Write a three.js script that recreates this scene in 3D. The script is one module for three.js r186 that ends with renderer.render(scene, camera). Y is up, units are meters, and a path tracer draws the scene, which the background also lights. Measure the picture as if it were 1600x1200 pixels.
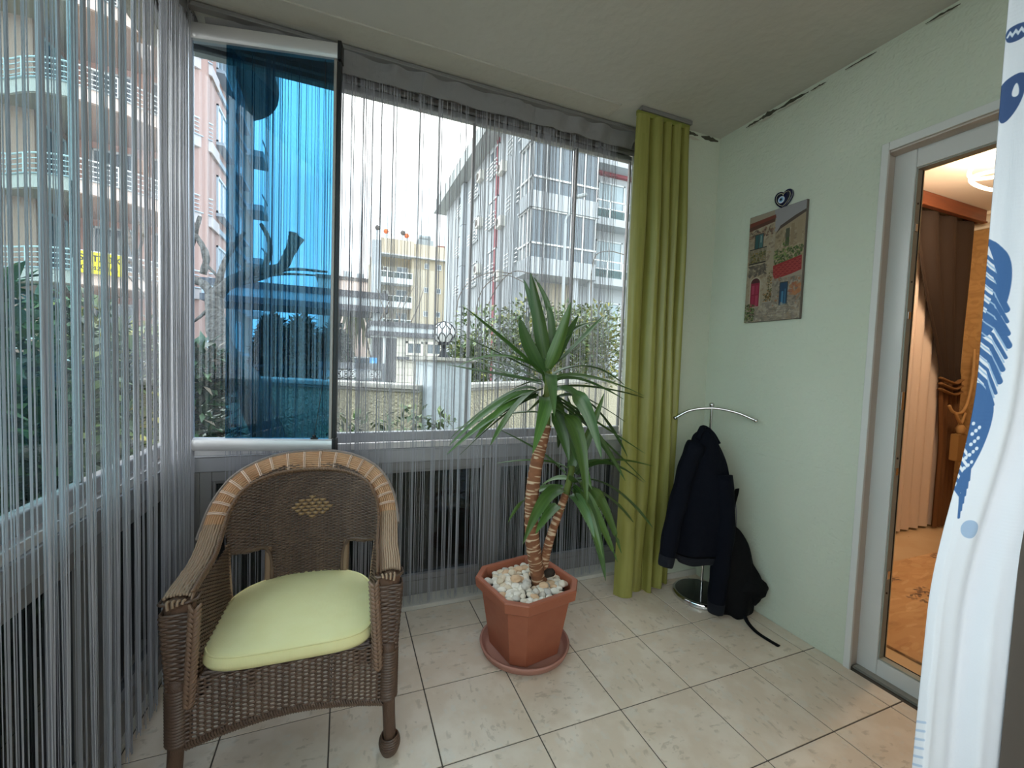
import * as THREE from 'three';
import { mergeGeometries } from 'three/addons/utils/BufferGeometryUtils.js';
import { RoundedBoxGeometry } from 'three/addons/geometries/RoundedBoxGeometry.js';
import { RectAreaLightUniformsLib } from 'three/addons/lights/RectAreaLightUniformsLib.js';

// ───────────────────────── camera, sky, exposure ─────────────────────────
const scene = new THREE.Scene();
const renderer = new THREE.WebGLRenderer({ antialias: true });
renderer.toneMapping = THREE.LinearToneMapping;
renderer.toneMappingExposure = 3.5;
renderer.shadowMap.enabled = true;
RectAreaLightUniformsLib.init();

const camera = new THREE.PerspectiveCamera(84.14, 4 / 3, 0.05, 400);
camera.rotation.order = 'YXZ';
camera.position.set(-0.307, 1.265, 1.911);
camera.rotation.set(-0.04868, -0.3783, 0.03552);
scene.add(camera);

function rng(seed) { let a = seed >>> 0; return () => { a = (a + 0x6D2B79F5) | 0; let t = Math.imul(a ^ (a >>> 15), 1 | a); t = (t + Math.imul(t ^ (t >>> 7), 61 | t)) ^ t; return ((t ^ (t >>> 14)) >>> 0) / 4294967296; }; }
const lerp = (a, b, t) => a + (b - a) * t, clamp = (x, a = 0, b = 1) => Math.min(b, Math.max(a, x));
const smooth = (a, b, x) => { const t = clamp((x - a) / (b - a)); return t * t * (3 - 2 * t); };
function hash(x, y, s) { let h = Math.imul(x, 374761393) ^ Math.imul(y, 668265263) ^ Math.imul(s, 1442695041); h = Math.imul(h ^ (h >>> 13), 1274126177); return ((h ^ (h >>> 16)) >>> 0) / 4294967296; }
function vnoise(x, y, p, s = 0) {            // value noise that repeats after p cells
  const xi = Math.floor(x), yi = Math.floor(y), fx = x - xi, fy = y - yi, w = (n) => ((n % p) + p) % p;
  const u = fx * fx * (3 - 2 * fx), v = fy * fy * (3 - 2 * fy);
  return lerp(lerp(hash(w(xi), w(yi), s), hash(w(xi + 1), w(yi), s), u), lerp(hash(w(xi), w(yi + 1), s), hash(w(xi + 1), w(yi + 1), s), u), v);
}
function fbm(x, y, p, oct = 4, s = 0) { let a = 0.5, r = 0, n = 0; for (let k = 0; k < oct; k++) { r += a * vnoise(x, y, p, s + k); n += a; a *= 0.5; x *= 2; y *= 2; p *= 2; } return r / n; }

{ // cloudy bright sky
  const W = 1024, H = 512, d = new Float32Array(W * H * 4);
  for (let j = 0; j < H; j++) for (let i = 0; i < W; i++) {
    const el = (j / H - 0.5) * Math.PI, h = clamp(Math.sin(el));
    const c = smooth(0.38, 0.68, fbm(i / W * 12, j / H * 14, 12, 5, 11));
    const b = [lerp(0.92, 0.92, h), lerp(0.98, 1.05, h), lerp(1.02, 1.2, h)], k = (i + j * W) * 4;
    for (let n = 0; n < 3; n++) d[k + n] = lerp(b[n], [1.5, 1.48, 1.44][n], c * 0.7);
    d[k + 3] = 1;
  }
  const sky = new THREE.DataTexture(d, W, H, THREE.RGBAFormat, THREE.FloatType);
  sky.mapping = THREE.EquirectangularReflectionMapping; sky.magFilter = THREE.LinearFilter; sky.needsUpdate = true;
  scene.background = sky; scene.environment = sky;
  scene.backgroundIntensity = 1.0; scene.environmentIntensity = 1.0;
}

// ───────────────────────── helpers ─────────────────────────
const V = (x, y, z) => new THREE.Vector3(x, y, z);
const taken = {};
function numbered(n) { const k = taken[n] = (taken[n] ?? -1) + 1; return k ? n + '_' + String(k).padStart(3, '0') : n; }
function tag(o, label, category, group) { o.userData.label = label; o.userData.category = category; if (group) o.userData.group = group; return o; }
function thing(name, label, category, group, pos = [0, 0, 0], turn = 0) {
  const o = new THREE.Group(); o.name = numbered(name); o.position.set(...pos); o.rotation.y = turn; scene.add(o);
  return tag(o, label, category, group);
}
function lit(m) { m.castShadow = true; m.receiveShadow = true; return m; }
function mesh(name, geo, mat, parent) { const m = lit(new THREE.Mesh(geo, mat)); m.name = parent ? name : numbered(name); (parent ?? scene).add(m); return m; }
function solo(name, geo, mat, label, category, group) { return tag(mesh(name, geo, mat), label, category, group); }
function struct(name, geo, mat) { const m = mesh(name, geo, mat); m.userData.kind = 'structure'; return m; }
function structGroup(name) { const g = new THREE.Group(); g.name = name; g.userData.kind = 'structure'; scene.add(g); return g; }
function stuff(m) { m.userData.kind = 'stuff'; return m; }

function metric(g) {                       // uv in metres from the dominant face direction
  if (g.index) g = g.toNonIndexed();
  const p = g.attributes.position, n = g.attributes.normal, uv = new Float32Array(p.count * 2);
  for (let i = 0; i < p.count; i++) {
    const a = Math.abs(n.getX(i)), b = Math.abs(n.getY(i)), c = Math.abs(n.getZ(i));
    if (b >= a && b >= c) { uv[2 * i] = p.getX(i); uv[2 * i + 1] = p.getZ(i); }
    else if (a >= c) { uv[2 * i] = p.getZ(i); uv[2 * i + 1] = p.getY(i); }
    else { uv[2 * i] = p.getX(i); uv[2 * i + 1] = p.getY(i); }
  }
  g.setAttribute('uv', new THREE.BufferAttribute(uv, 2)); return g;
}
function box(x0, x1, y0, y1, z0, z1, r = 0) {
  const w = x1 - x0, h = y1 - y0, d = z1 - z0;
  const g = r ? new RoundedBoxGeometry(w, h, d, 1, Math.min(r, w / 2.01, h / 2.01, d / 2.01)) : new THREE.BoxGeometry(w, h, d);
  g.translate((x0 + x1) / 2, (y0 + y1) / 2, (z0 + z1) / 2); return metric(g);
}
function bar(a, b, w, h, r = 0) {           // box from point a to point b, w across, h tall (section)
  const d = b.clone().sub(a), L = d.length(), g = r ? new RoundedBoxGeometry(w, h, L, 1, r) : new THREE.BoxGeometry(w, h, L);
  const m = new THREE.Matrix4().lookAt(b, a, Math.abs(d.y) > 0.99 * L ? V(0, 0, 1) : V(0, 1, 0)); m.setPosition(a.clone().add(b).multiplyScalar(0.5));
  return metric(g.applyMatrix4(m));
}
function join(list) {
  const out = list.map((g) => { let h = g.index ? g.toNonIndexed() : g; for (const k of Object.keys(h.attributes)) if (!['position', 'normal', 'uv', 'color'].includes(k)) h.deleteAttribute(k); return h; });
  return mergeGeometries(out);
}
function geoFrom(pos, uv, idx, col) {
  const g = new THREE.BufferGeometry(); g.setAttribute('position', new THREE.Float32BufferAttribute(pos, 3));
  g.setAttribute('uv', new THREE.Float32BufferAttribute(uv, 2)); if (col) g.setAttribute('color', new THREE.Float32BufferAttribute(col, 3));
  g.setIndex(idx); g.computeVertexNormals(); return g;
}
// tube along pts; r number or (t)=>r; flat squeezes the section along the frame's normal
function sweep(pts, r, sides = 6, { flat = 1, up, caps = true } = {}) {
  const n = pts.length, rad = typeof r === 'function' ? r : () => r, pos = [], uv = [], idx = [];
  const T = pts.map((p, i) => pts[Math.min(i + 1, n - 1)].clone().sub(pts[Math.max(i - 1, 0)]).normalize());
  let N = (up ? up.clone() : Math.abs(T[0].y) < 0.9 ? V(0, 1, 0) : V(1, 0, 0)); let len = 0;
  for (let i = 0; i < n; i++) {
    if (up) N = up.clone();
    N.sub(T[i].clone().multiplyScalar(N.dot(T[i]))).normalize();
    const B = T[i].clone().cross(N), R = rad(i / (n - 1)); if (i) len += pts[i].distanceTo(pts[i - 1]);
    for (let k = 0; k <= sides; k++) {
      const a = k / sides * Math.PI * 2, c = Math.cos(a) * R * flat, s = Math.sin(a) * R;
      pos.push(pts[i].x + N.x * c + B.x * s, pts[i].y + N.y * c + B.y * s, pts[i].z + N.z * c + B.z * s); uv.push(k / sides * 6.283 * R, len);
    }
  }
  const w = sides + 1;
  for (let i = 0; i < n - 1; i++) for (let k = 0; k < sides; k++) { const a = i * w + k; idx.push(a, a + w, a + 1, a + 1, a + w, a + w + 1); }
  if (caps) for (const [o, q, f] of [[0, pts[0], 1], [(n - 1) * w, pts[n - 1], 0]]) {
    const c = pos.length / 3; pos.push(q.x, q.y, q.z); uv.push(0, 0);
    for (let k = 0; k < sides; k++) f ? idx.push(c, o + k, o + k + 1) : idx.push(c, o + k + 1, o + k);
  }
  return geoFrom(pos, uv, idx);
}
const curve = (list, n, closed = false) => new THREE.CatmullRomCurve3(list.map((p) => (p.isVector3 ? p : V(...p))), closed, 'centripetal').getPoints(n);
// sheet with thickness; f(u,v) -> Vector3
function sheet(f, nu, nv, th, su = 1, sv = 1) {
  const P = [], pos = [], uv = [], idx = [];
  for (let j = 0; j <= nv; j++) for (let i = 0; i <= nu; i++) P.push(f(i / nu, j / nv));
  const at = (i, j) => P[clamp(j, 0, nv) * (nu + 1) + clamp(i, 0, nu)], back = [];
  for (let j = 0; j <= nv; j++) for (let i = 0; i <= nu; i++) {
    const p = at(i, j), nn = at(i + 1, j).clone().sub(at(i - 1, j)).cross(at(i, j + 1).clone().sub(at(i, j - 1))).normalize();
    pos.push(p.x, p.y, p.z); uv.push(i / nu * su, j / nv * sv); back.push(p.clone().addScaledVector(nn, -th));
  }
  const off = P.length; back.forEach((p, k) => { pos.push(p.x, p.y, p.z); uv.push(uv[2 * k], uv[2 * k + 1]); });
  const w = nu + 1;
  for (let j = 0; j < nv; j++) for (let i = 0; i < nu; i++) { const a = j * w + i; idx.push(a, a + 1, a + w + 1, a, a + w + 1, a + w); const b = a + off; idx.push(b, b + w + 1, b + 1, b, b + w, b + w + 1); }
  for (let i = 0; i < nu; i++) { const a = i, b = nv * w + i; idx.push(a, a + off, a + 1, a + 1, a + off, a + 1 + off, b, b + 1, b + off, b + 1, b + 1 + off, b + off); }
  for (let j = 0; j < nv; j++) { const a = j * w, b = a + nu; idx.push(a, a + w, a + off, a + w, a + w + off, a + off, b, b + off, b + w, b + w, b + off, b + w + off); }
  return geoFrom(pos, uv, idx);
}
function lathe(profile, seg = 32) { return new THREE.LatheGeometry(profile.map(([r, y]) => new THREE.Vector2(r, y)), seg); }
function tint(g, c) { const n = g.attributes.position.count, a = new Float32Array(n * 3); for (let i = 0; i < n; i++) { a[3 * i] = c[0]; a[3 * i + 1] = c[1]; a[3 * i + 2] = c[2]; } g.setAttribute('color', new THREE.BufferAttribute(a, 3)); return g; }

// textures
function tex(size, f, rep = 1, srgb = true) {
  const d = new Uint8Array(size * size * 4);
  for (let j = 0; j < size; j++) for (let i = 0; i < size; i++) { const c = f(i / size, j / size), k = (i + j * size) * 4; if (typeof c === 'number') d[k] = d[k + 1] = d[k + 2] = clamp(c) * 255; else { d[k] = clamp(c[0], 0, 255); d[k + 1] = clamp(c[1], 0, 255); d[k + 2] = clamp(c[2], 0, 255); } d[k + 3] = 255; }
  const t = new THREE.DataTexture(d, size, size); t.wrapS = t.wrapT = THREE.RepeatWrapping; t.magFilter = THREE.LinearFilter; t.minFilter = THREE.LinearMipmapLinearFilter; t.generateMipmaps = true;
  t.repeat.set(rep, rep); if (srgb) t.colorSpace = THREE.SRGBColorSpace; t.needsUpdate = true; return t;
}
function paint(w, h, draw) { const c = document.createElement('canvas'); c.width = w; c.height = h; draw(c.getContext('2d'), w, h); const t = new THREE.CanvasTexture(c); t.colorSpace = THREE.SRGBColorSpace; t.anisotropy = 8; return t; }
const mix3 = (a, b, t) => [lerp(a[0], b[0], t), lerp(a[1], b[1], t), lerp(a[2], b[2], t)];
const std = (color, roughness = 0.7, o = {}) => new THREE.MeshStandardMaterial({ color, roughness, ...o });
const phy = (color, roughness = 0.7, o = {}) => new THREE.MeshPhysicalMaterial({ color, roughness, ...o });
const glass = (color, o = {}) => new THREE.MeshPhysicalMaterial({ color, roughness: 0, transmission: 1, thickness: 0, ior: 1.5, ...o });
const bumpNoise = tex(256, (u, v) => fbm(u * 16, v * 16, 16, 4, 3), 2, false);
const bumpFine = tex(256, (u, v) => 0.6 * vnoise(u * 64, v * 64, 64, 5) + 0.4 * vnoise(u * 128, v * 128, 128, 6), 6, false);
const bumpWeave = tex(128, (u, v) => 0.5 + 0.25 * Math.sin(u * Math.PI * 64) + 0.25 * Math.sin(v * Math.PI * 64), 8, false);

const M = {
  wall: std(0xffffff, 0.85, { map: tex(512, (u, v) => mix3([203, 209, 190], [210, 215, 198], fbm(u * 6, v * 6, 6, 4, 21)), 0.5), bumpMap: tex(512, (u, v) => 0.7 * fbm(u * 20, v * 34, 20, 4, 31) + 0.3 * vnoise(u * 120, v * 120, 120, 8), 1.2, false), bumpScale: 0.004 }),
  ceiling: std(0xffffff, 0.9, { map: tex(512, (u, v) => mix3([200, 196, 188], [214, 210, 202], fbm(u * 5, v * 5, 5, 5, 41)), 0.45), bumpMap: bumpNoise, bumpScale: 0.002 }),
  plaster: std(0xc6c1b6, 0.9, { bumpMap: bumpNoise, bumpScale: 0.003 }),
  alu: phy(0xa9a8ab, 0.42, { metalness: 0.55, bumpMap: bumpFine, bumpScale: 0.0002 }),
  aluLight: phy(0xd9d5d4, 0.34, { metalness: 0.45 }),
  aluGrey: phy(0x8b8887, 0.45, { metalness: 0.3 }),
  black: std(0x141416, 0.45),
  blackMatte: std(0x0b0b0d, 0.8),
  white: std(0xd9d8d4, 0.5),
  pvc: phy(0xdcdad6, 0.35, { clearcoat: 0.2 }),
  kerb: std(0xcfcac0, 0.6, { bumpMap: bumpNoise, bumpScale: 0.002 }),
  chrome: phy(0xd8d8d8, 0.12, { metalness: 1 }),
  clear: glass(0xfafdfc),
  teal: glass(0xcfe6e8),
  smoked: glass(0x6a7074),
  string: phy(0xb2b1b8, 0.8, { transmission: 0.15, thickness: 0 }),
};
M.grey = std(0x9a9a98, 0.6);

// ───────────────────────── the room ─────────────────────────
const CE = 2.633, XR = 1.745, XL = -0.95, ZB = -0.31, ZREAR = 3.3;
{ // floor tiles, 33 cm
  const floor = structGroup('floor');
  mesh('grout', box(-1.1, XR + 0.1, -0.06, -0.0025, -0.42, ZREAR + 0.1), std(0x5a5148, 0.9), floor);
  const maps = [1, 2, 3].map((s) => tex(512, (u, v) => {
    const a = fbm(u * 5, v * 5, 5, 5, s * 13), ang = 0.8 + s, x = u * Math.cos(ang) + v * Math.sin(ang);
    const veins = fbm(u * 16 + 3 * a, v * 26 + 2 * a, 52, 4, s * 29), fl = smooth(0.60, 0.72, veins) * smooth(0.45, 0.6, fbm(u * 7, v * 7, 7, 3, s * 47));
    let c = mix3([220, 201, 180], [229, 213, 195], smooth(0.3, 0.7, a)); c = mix3(c, [158, 140, 118], fl * 0.3);
    const w = smooth(0.62, 0.75, fbm(u * 8 + 5, v * 12, 24, 4, s * 71)); return mix3(c, [219, 213, 203], w * 0.35);
  }, 3));
  const mats = maps.map((m) => phy(0xffffff, 0.32, { map: m, bumpMap: bumpNoise, bumpScale: 0.0006, clearcoat: 0.12, clearcoatRoughness: 0.25 }));
  const T = 1 / 3, g = 0.0045, full = metric(new RoundedBoxGeometry(T - g, 0.012, T - g, 1, 0.0015)), r = rng(4);
  for (let i = -3; i <= 5; i++) for (let j = -1; j < 10; j++) {
    const x0 = Math.max(i * T, -0.935), x1 = Math.min((i + 1) * T, XR), z0 = Math.max(j * T, -0.205), z1 = Math.min((j + 1) * T, ZREAR); if (x1 - x0 < 0.02 || z1 - z0 < 0.02) continue;
    const cut = x1 - x0 < T - 1e-6 || z1 - z0 < T - 1e-6, geo = cut ? metric(new RoundedBoxGeometry(x1 - x0 - g, 0.012, z1 - z0 - g, 1, 0.0015)) : full;
    const t = mesh('tile', geo, mats[Math.floor(r() * 3)], floor); t.position.set((x0 + x1) / 2, -0.006, (z0 + z1) / 2); if (!cut) t.rotation.y = Math.floor(r() * 4) * Math.PI / 2;
  }
}
{ // ceiling with the thin plaster strip beside the curtain track
  const c = structGroup('ceiling');
  mesh('slab', box(-1.15, XR + 0.2, CE, CE + 0.2, -0.55, ZREAR + 0.15), M.ceiling, c);
  mesh('plaster_strip', box(-1.0, 1.02, CE - 0.008, CE + 0.01, -0.135, -0.02, 0.002), M.plaster, c);
}
{ // green wall on the right with the door opening
  const w = structGroup('wall_right'), T = 0.24;
  mesh('wall_face', join([box(XR, XR + T, -0.05, CE + 0.02, -0.3, 0.795), box(XR, XR + T, 2.185, CE + 0.02, 0.795, 1.72), box(XR, XR + T, -0.05, CE + 0.02, 1.72, ZREAR + 0.1)]), M.wall, w);
  // flaked paint along the ceiling joint: thin ragged scabs
  const r = rng(91), dark = std(0x4c4a3c, 0.95), pale = std(0xc3bfae, 0.9);
  const flake = (len, ht) => { const n = 9, s = new THREE.Shape(); for (let k = 0; k <= n; k++) { const x = k / n * len, y = ht * (0.35 + 0.65 * r()) * Math.sin(Math.PI * clamp(k / n, 0.06, 0.94)); k ? s.lineTo(x, y) : s.moveTo(x, y); } for (let k = n; k >= 0; k--) s.lineTo(k / n * len, -ht * (0.2 + 0.5 * r()) * Math.sin(Math.PI * clamp(k / n, 0.06, 0.94))); return new THREE.ExtrudeGeometry(s, { depth: 0.0012, bevelEnabled: false }); };
  for (const [z, len, ht, y] of [[0.12, 0.09, 0.012, 2.612], [0.2, 0.1, 0.02, 2.615], [0.3, 0.16, 0.016, 2.613], [0.47, 0.07, 0.008, 2.612], [0.62, 0.12, 0.007, 2.618], [0.9, 0.1, 0.008, 2.618], [1.06, 0.09, 0.014, 2.612]]) {
    const f = mesh('peeled_patch', flake(len, ht), dark, w); f.rotation.y = -Math.PI / 2; f.position.set(XR - 0.0002, y, z);
    const p = mesh('paint_curl', flake(len * 0.9, ht * 0.6), pale, w); p.rotation.set(0, -Math.PI / 2, 0); p.position.set(XR - 0.003, y - ht * 0.9, z + 0.004);
  }
  const b = structGroup('wall_back');
  mesh('wall_face', box(1.335, XR + 0.1, -0.05, CE + 0.02, -0.34, -0.058), M.wall, b);
  mesh('base_strip', box(1.335, XR, 0, 0.035, -0.058, -0.05), M.kerb, b);
  for (const [x, len, ht] of [[1.465, 0.11, 0.02], [1.6, 0.13, 0.028]]) { const f = mesh('peeled_patch', flake(len, ht), dark, b); f.position.set(x, CE - 0.018, -0.0578); }
  { const f = mesh('paint_curl', flake(0.12, 0.012), pale, b); f.position.set(1.47, CE - 0.042, -0.0575); }
}
// wall behind the viewer
struct('wall_rear', join([box(-1.1, XR + 0.1, -0.05, 0.85, ZREAR, ZREAR + 0.12), box(-1.1, XR + 0.1, 2.56, CE + 0.02, ZREAR, ZREAR + 0.12), box(0.9, XR + 0.1, 0.85, 2.56, ZREAR, ZREAR + 0.12)]), M.wall);
struct('trim_1', box(-0.98, 1.335, -0.05, 0.02, -0.4, -0.207, 0.004), M.kerb);
struct('trim_2', box(-1.06, -0.937, -0.05, 0.02, -0.207, ZREAR, 0.004), M.kerb);
struct('trim_3', box(-1.06, 1.34, -0.35, -0.05, -0.46, -0.2), M.plaster);
struct('trim_4', box(-1.1, -0.93, -0.35, -0.05, -0.2, ZREAR), M.plaster);

// a glazed balcony run: low framed panes, sill rail, frameless panes above. along = point on the inner face for distance s, h, and depth t outwards
function glazing(name, put, s0, s1, lowPosts, uppers, upperMats) {
  const w = structGroup(name), bx = (a, b, y0, y1, t0, t1, r = 0.003) => { const p = put(a, t0), q = put(b, t1); return box(Math.min(p[0], q[0]), Math.max(p[0], q[0]), y0, y1, Math.min(p[1], q[1]), Math.max(p[1], q[1]), r); };
  mesh('bottom_rail', join([bx(s0, s1, 0.02, 0.095, 0, 0.07), bx(s0, s1, 0.095, 0.108, 0.012, 0.05)]), M.aluGrey, w);
  mesh('sill_rail', join([bx(s0, s1, 0.735, 0.80, 0, 0.08), bx(s0, s1, 0.80, 0.808, -0.004, 0.09)]), M.alu, w);
  mesh('lower_track', join([bx(s0, s1, 0.808, 0.835, 0.004, 0.075), bx(s0, s1, 0.835, 0.84, 0.0, 0.01), bx(s0, s1, 0.835, 0.84, 0.068, 0.078)]), M.aluLight, w);
  mesh('upper_track', join([bx(s0, s1, 2.585, CE, -0.01, 0.09), bx(s0, s1, 2.563, 2.585, 0.0, 0.022), bx(s0, s1, 2.563, 2.585, 0.056, 0.078)]), M.aluGrey, w);
  for (let k = 0; k < lowPosts.length - 1; k++) {
    const a = lowPosts[k], b = lowPosts[k + 1];
    const f = mesh('low_frame', join([bx(a, a + 0.045, 0.095, 0.735, 0.004, 0.06), bx(b - 0.045, b, 0.095, 0.735, 0.004, 0.06), bx(a + 0.045, b - 0.045, 0.69, 0.735, 0.004, 0.06), bx(a + 0.045, b - 0.045, 0.095, 0.125, 0.004, 0.06),
      bx(a + 0.045, a + 0.058, 0.125, 0.69, 0.014, 0.05), bx(b - 0.058, b - 0.045, 0.125, 0.69, 0.014, 0.05), bx(a + 0.058, b - 0.058, 0.677, 0.69, 0.014, 0.05)]), M.aluGrey, w);
    mesh('low_pane', bx(a + 0.05, b - 0.05, 0.12, 0.68, 0.028, 0.034, 0), M.smoked, f);
  }
  uppers.forEach(([a, b], k) => {
    const pr = mesh('pane_profile', join([bx(a, b, 0.84, 0.892, 0.022, 0.056, 0.008), bx(a, b, 2.532, 2.563, 0.022, 0.056, 0.006), bx(b - 0.011, b + 0.003, 0.892, 2.535, 0.03, 0.048, 0.002)]), M.alu, w);
    mesh('pane', bx(a + 0.003, b - 0.011, 0.885, 2.54, 0.036, 0.042, 0), upperMats[k] ?? M.clear, pr);
  });
  return w;
}
const wBack = glazing('window_1', (s, t) => [s, ZB - t], -1.0, 1.335, [-1.0, -0.89, 0.472, 1.335], [[-0.34, 0.327], [0.327, 0.953], [0.953, 1.33]], [M.clear, M.clear, M.clear]);
const wLeft = glazing('window_2', (s, t) => [XL - t, s], ZB + 0.0, ZREAR, [-0.31, 0.385, 1.1, 1.8, 2.5, 3.3], [[-0.3, 0.385], [0.385, 1.07], [1.07, 1.75], [1.75, 2.45], [2.45, 3.28]], [M.clear, M.teal, M.teal, M.clear, M.clear]);
mesh('corner_post', box(-1.03, -0.93, 0.02, CE, -0.40, -0.30, 0.004), M.aluLight, wBack);
for (const [z] of [[0.26], [0.3]]) mesh('vent_slot', box(XL - 0.0005, XL + 0.0015, 0.762, 0.785, z, z + 0.022), M.black, wLeft);
{ // rear glazing behind the viewer
  const w = structGroup('window_3'); mesh('frame', join([box(-1.0, 0.9, 0.85, 0.9, ZREAR, ZREAR + 0.06), box(-1.0, 0.9, 2.5, 2.56, ZREAR, ZREAR + 0.06), box(-0.1, -0.06, 0.9, 2.5, ZREAR, ZREAR + 0.06)]), M.alu, w);
  mesh('pane', box(-1.0, 0.9, 0.9, 2.5, ZREAR + 0.03, ZREAR + 0.036), M.clear, w);
}
{ // the blue sash folded a little inwards at the corner
  const p = thing('window_sash', 'tall blue-tinted glass sash swung inwards at the window corner', 'window sash', undefined, [-0.915, 0, -0.225], Math.atan2(-0.125, 0.57));
  const L = 0.585;
  const cap = (y0, y1) => { const s = new THREE.Shape(); const h = y1 - y0; s.moveTo(-0.012, y0); s.lineTo(0.02, y0); s.quadraticCurveTo(0.03, y0 + h * 0.3, 0.024, y1 - 0.006); s.lineTo(0.016, y1); s.lineTo(-0.012, y1); s.closePath(); const g = new THREE.ExtrudeGeometry(s, { depth: L, bevelEnabled: true, bevelSize: 0.001, bevelThickness: 0.001, bevelSegments: 1 }); g.rotateY(Math.PI / 2); g.scale(1, 1, -1); const ix = g.index; if (!ix) { const a = g.attributes.position.array; for (let i = 0; i < a.length; i += 9) for (let k = 0; k < 3; k++) { const t = a[i + k]; a[i + k] = a[i + 3 + k]; a[i + 3 + k] = t; } } g.computeVertexNormals(); return g; };
  mesh('top_profile', cap(2.508, 2.57), M.aluLight, p); mesh('bottom_profile', cap(0.856, 0.906), M.aluLight, p);
  mesh('end_cap', box(L, L + 0.016, 2.5, 2.575, -0.018, 0.03, 0.003), M.black, p); mesh('end_cap', box(L, L + 0.016, 0.85, 0.91, -0.018, 0.03, 0.003), M.black, p);
  mesh('edge_gasket', box(L - 0.004, L + 0.012, 0.91, 2.5, -0.012, 0.012, 0.002), M.black, p);
  mesh('edge_strip', box(L - 0.016, L - 0.004, 0.906, 2.508, -0.006, 0.016, 0.002), std(0x9b9590, 0.45, { metalness: 0.3 }), p);
  mesh('pane', box(0.0, L - 0.012, 0.9, 2.515, 0.0, 0.006), glass(0xe4f1fa), p);
  mesh('blue_film', box(0.155, L - 0.016, 0.906, 2.508, 0.0068, 0.0074), glass(new THREE.Color(0.27, 0.52, 0.64)), p);
  mesh('latch_knob', join([box(L - 0.09, L - 0.06, 0.906, 0.914, 0.006, 0.02, 0.003), lathe([[0, 0.012], [0.008, 0.01], [0.008, 0], [0, 0]], 12).translate(L - 0.075, 0.914, 0.013)]), M.black, p);
  mesh('pull_cord', sweep(curve([[L - 0.075, 0.92, 0.012], [L - 0.065, 1.0, 0.011], [L - 0.045, 1.15, 0.01], [L - 0.04, 1.3, 0.01]], 14), 0.0012, 4), M.black, p);
  mesh('bead_chain', sweep([V(L - 0.045, 1.3, 0.012), V(L - 0.05, 2.5, 0.012)], 0.0012, 4), M.black, p);
}
// ───────────────────────── door to the living room ─────────────────────────
{
  const d = structGroup('door_1'), Z0 = 0.795, Z1 = 1.72, Y1 = 2.185;
  mesh('casing', join([box(XR - 0.012, XR + 0.002, 0.0, Y1 + 0.028, Z0 - 0.004, Z0 + 0.022, 0.003), box(XR - 0.012, XR + 0.002, Y1 - 0.006, Y1 + 0.028, Z0 + 0.022, Z1 + 0.03, 0.003), box(XR - 0.012, XR + 0.002, 0.0, Y1 + 0.028, Z1, Z1 + 0.03, 0.003)]), M.white, d);
  mesh('reveal_lining', join([box(XR, XR + 0.075, 0, Y1, Z0 - 0.002, Z0 + 0.012), box(XR, XR + 0.075, Y1 - 0.012, Y1 + 0.002, Z0, Z1)]), std(0xc9bdb2, 0.7, { bumpMap: bumpNoise, bumpScale: 0.002 }), d);
  const f = mesh('frame', join([box(1.80, 1.85, 0.0, Y1, Z0 + 0.01, 0.88, 0.004), box(1.80, 1.85, 2.1, Y1, 0.88, Z1, 0.004), box(1.80, 1.85, 0.0, 0.075, 0.88, Z1, 0.004), box(1.80, 1.85, 0.0, Y1, Z1 - 0.07, Z1, 0.004)]), M.pvc, d);
  mesh('rebate', join([box(1.806, 1.838, 0.075, 2.1, 0.879, 0.885, 0.001), box(1.806, 1.838, 2.094, 2.1, 0.885, Z1 - 0.07, 0.001), box(1.806, 1.838, 0.075, 0.081, 0.885, Z1 - 0.07, 0.001)]), std(0x9c9d93, 0.6), f);
  mesh('gasket', join([box(1.838, 1.842, 0.075, 2.1, 0.879, 0.887), box(1.838, 1.842, 0.07, 0.083, 0.885, Z1 - 0.07)]), M.black, f);
  mesh('inner_lining', join([box(1.842, 1.852, 0.075, 2.1, 0.877, 0.8845), box(1.842, 1.852, 2.0945, 2.102, 0.8845, Z1 - 0.07), box(1.85, 1.986, 2.155, 2.19, 0.795, Z1)]), std(0xd8cfae, 0.6), f);
  for (const [y, h] of [[0.42, 0.035], [0.86, 0.03], [1.13, 0.075], [1.5, 0.03], [1.85, 0.03]]) { const k = mesh('strike_plate', box(1.812, 1.83, y, y + h, 0.884, 0.888, 0.001), M.chrome, f); }
  for (const y of [0.36, 0.93, 1.65, 1.96]) mesh('screw', new THREE.CylinderGeometry(0.004, 0.004, 0.003, 10).rotateX(Math.PI / 2).translate(1.82, y, 0.886), M.black, f);
  mesh('sill_filler', box(1.765, 1.802, -0.002, 0.01, 0.81, Z1, 0.004), std(0x9d978d, 0.95, { bumpMap: bumpNoise, bumpScale: 0.01 }), d);
  // brown leaf standing open into the balcony
  const leaf = structGroup('door_2'); leaf.position.set(1.70, 0, 1.71); leaf.rotation.y = Math.atan2(0.225, -0.59);
  mesh('leaf', box(0.02, 0.63, 0.02, 2.12, -0.02, 0.02, 0.004), std(0x4a3a33, 0.55, { bumpMap: bumpFine, bumpScale: 0.001 }), leaf);
  mesh('leaf_edge', box(0.615, 0.634, 0.02, 2.12, -0.024, 0.024, 0.003), std(0x55493f, 0.5), leaf);
}

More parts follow.
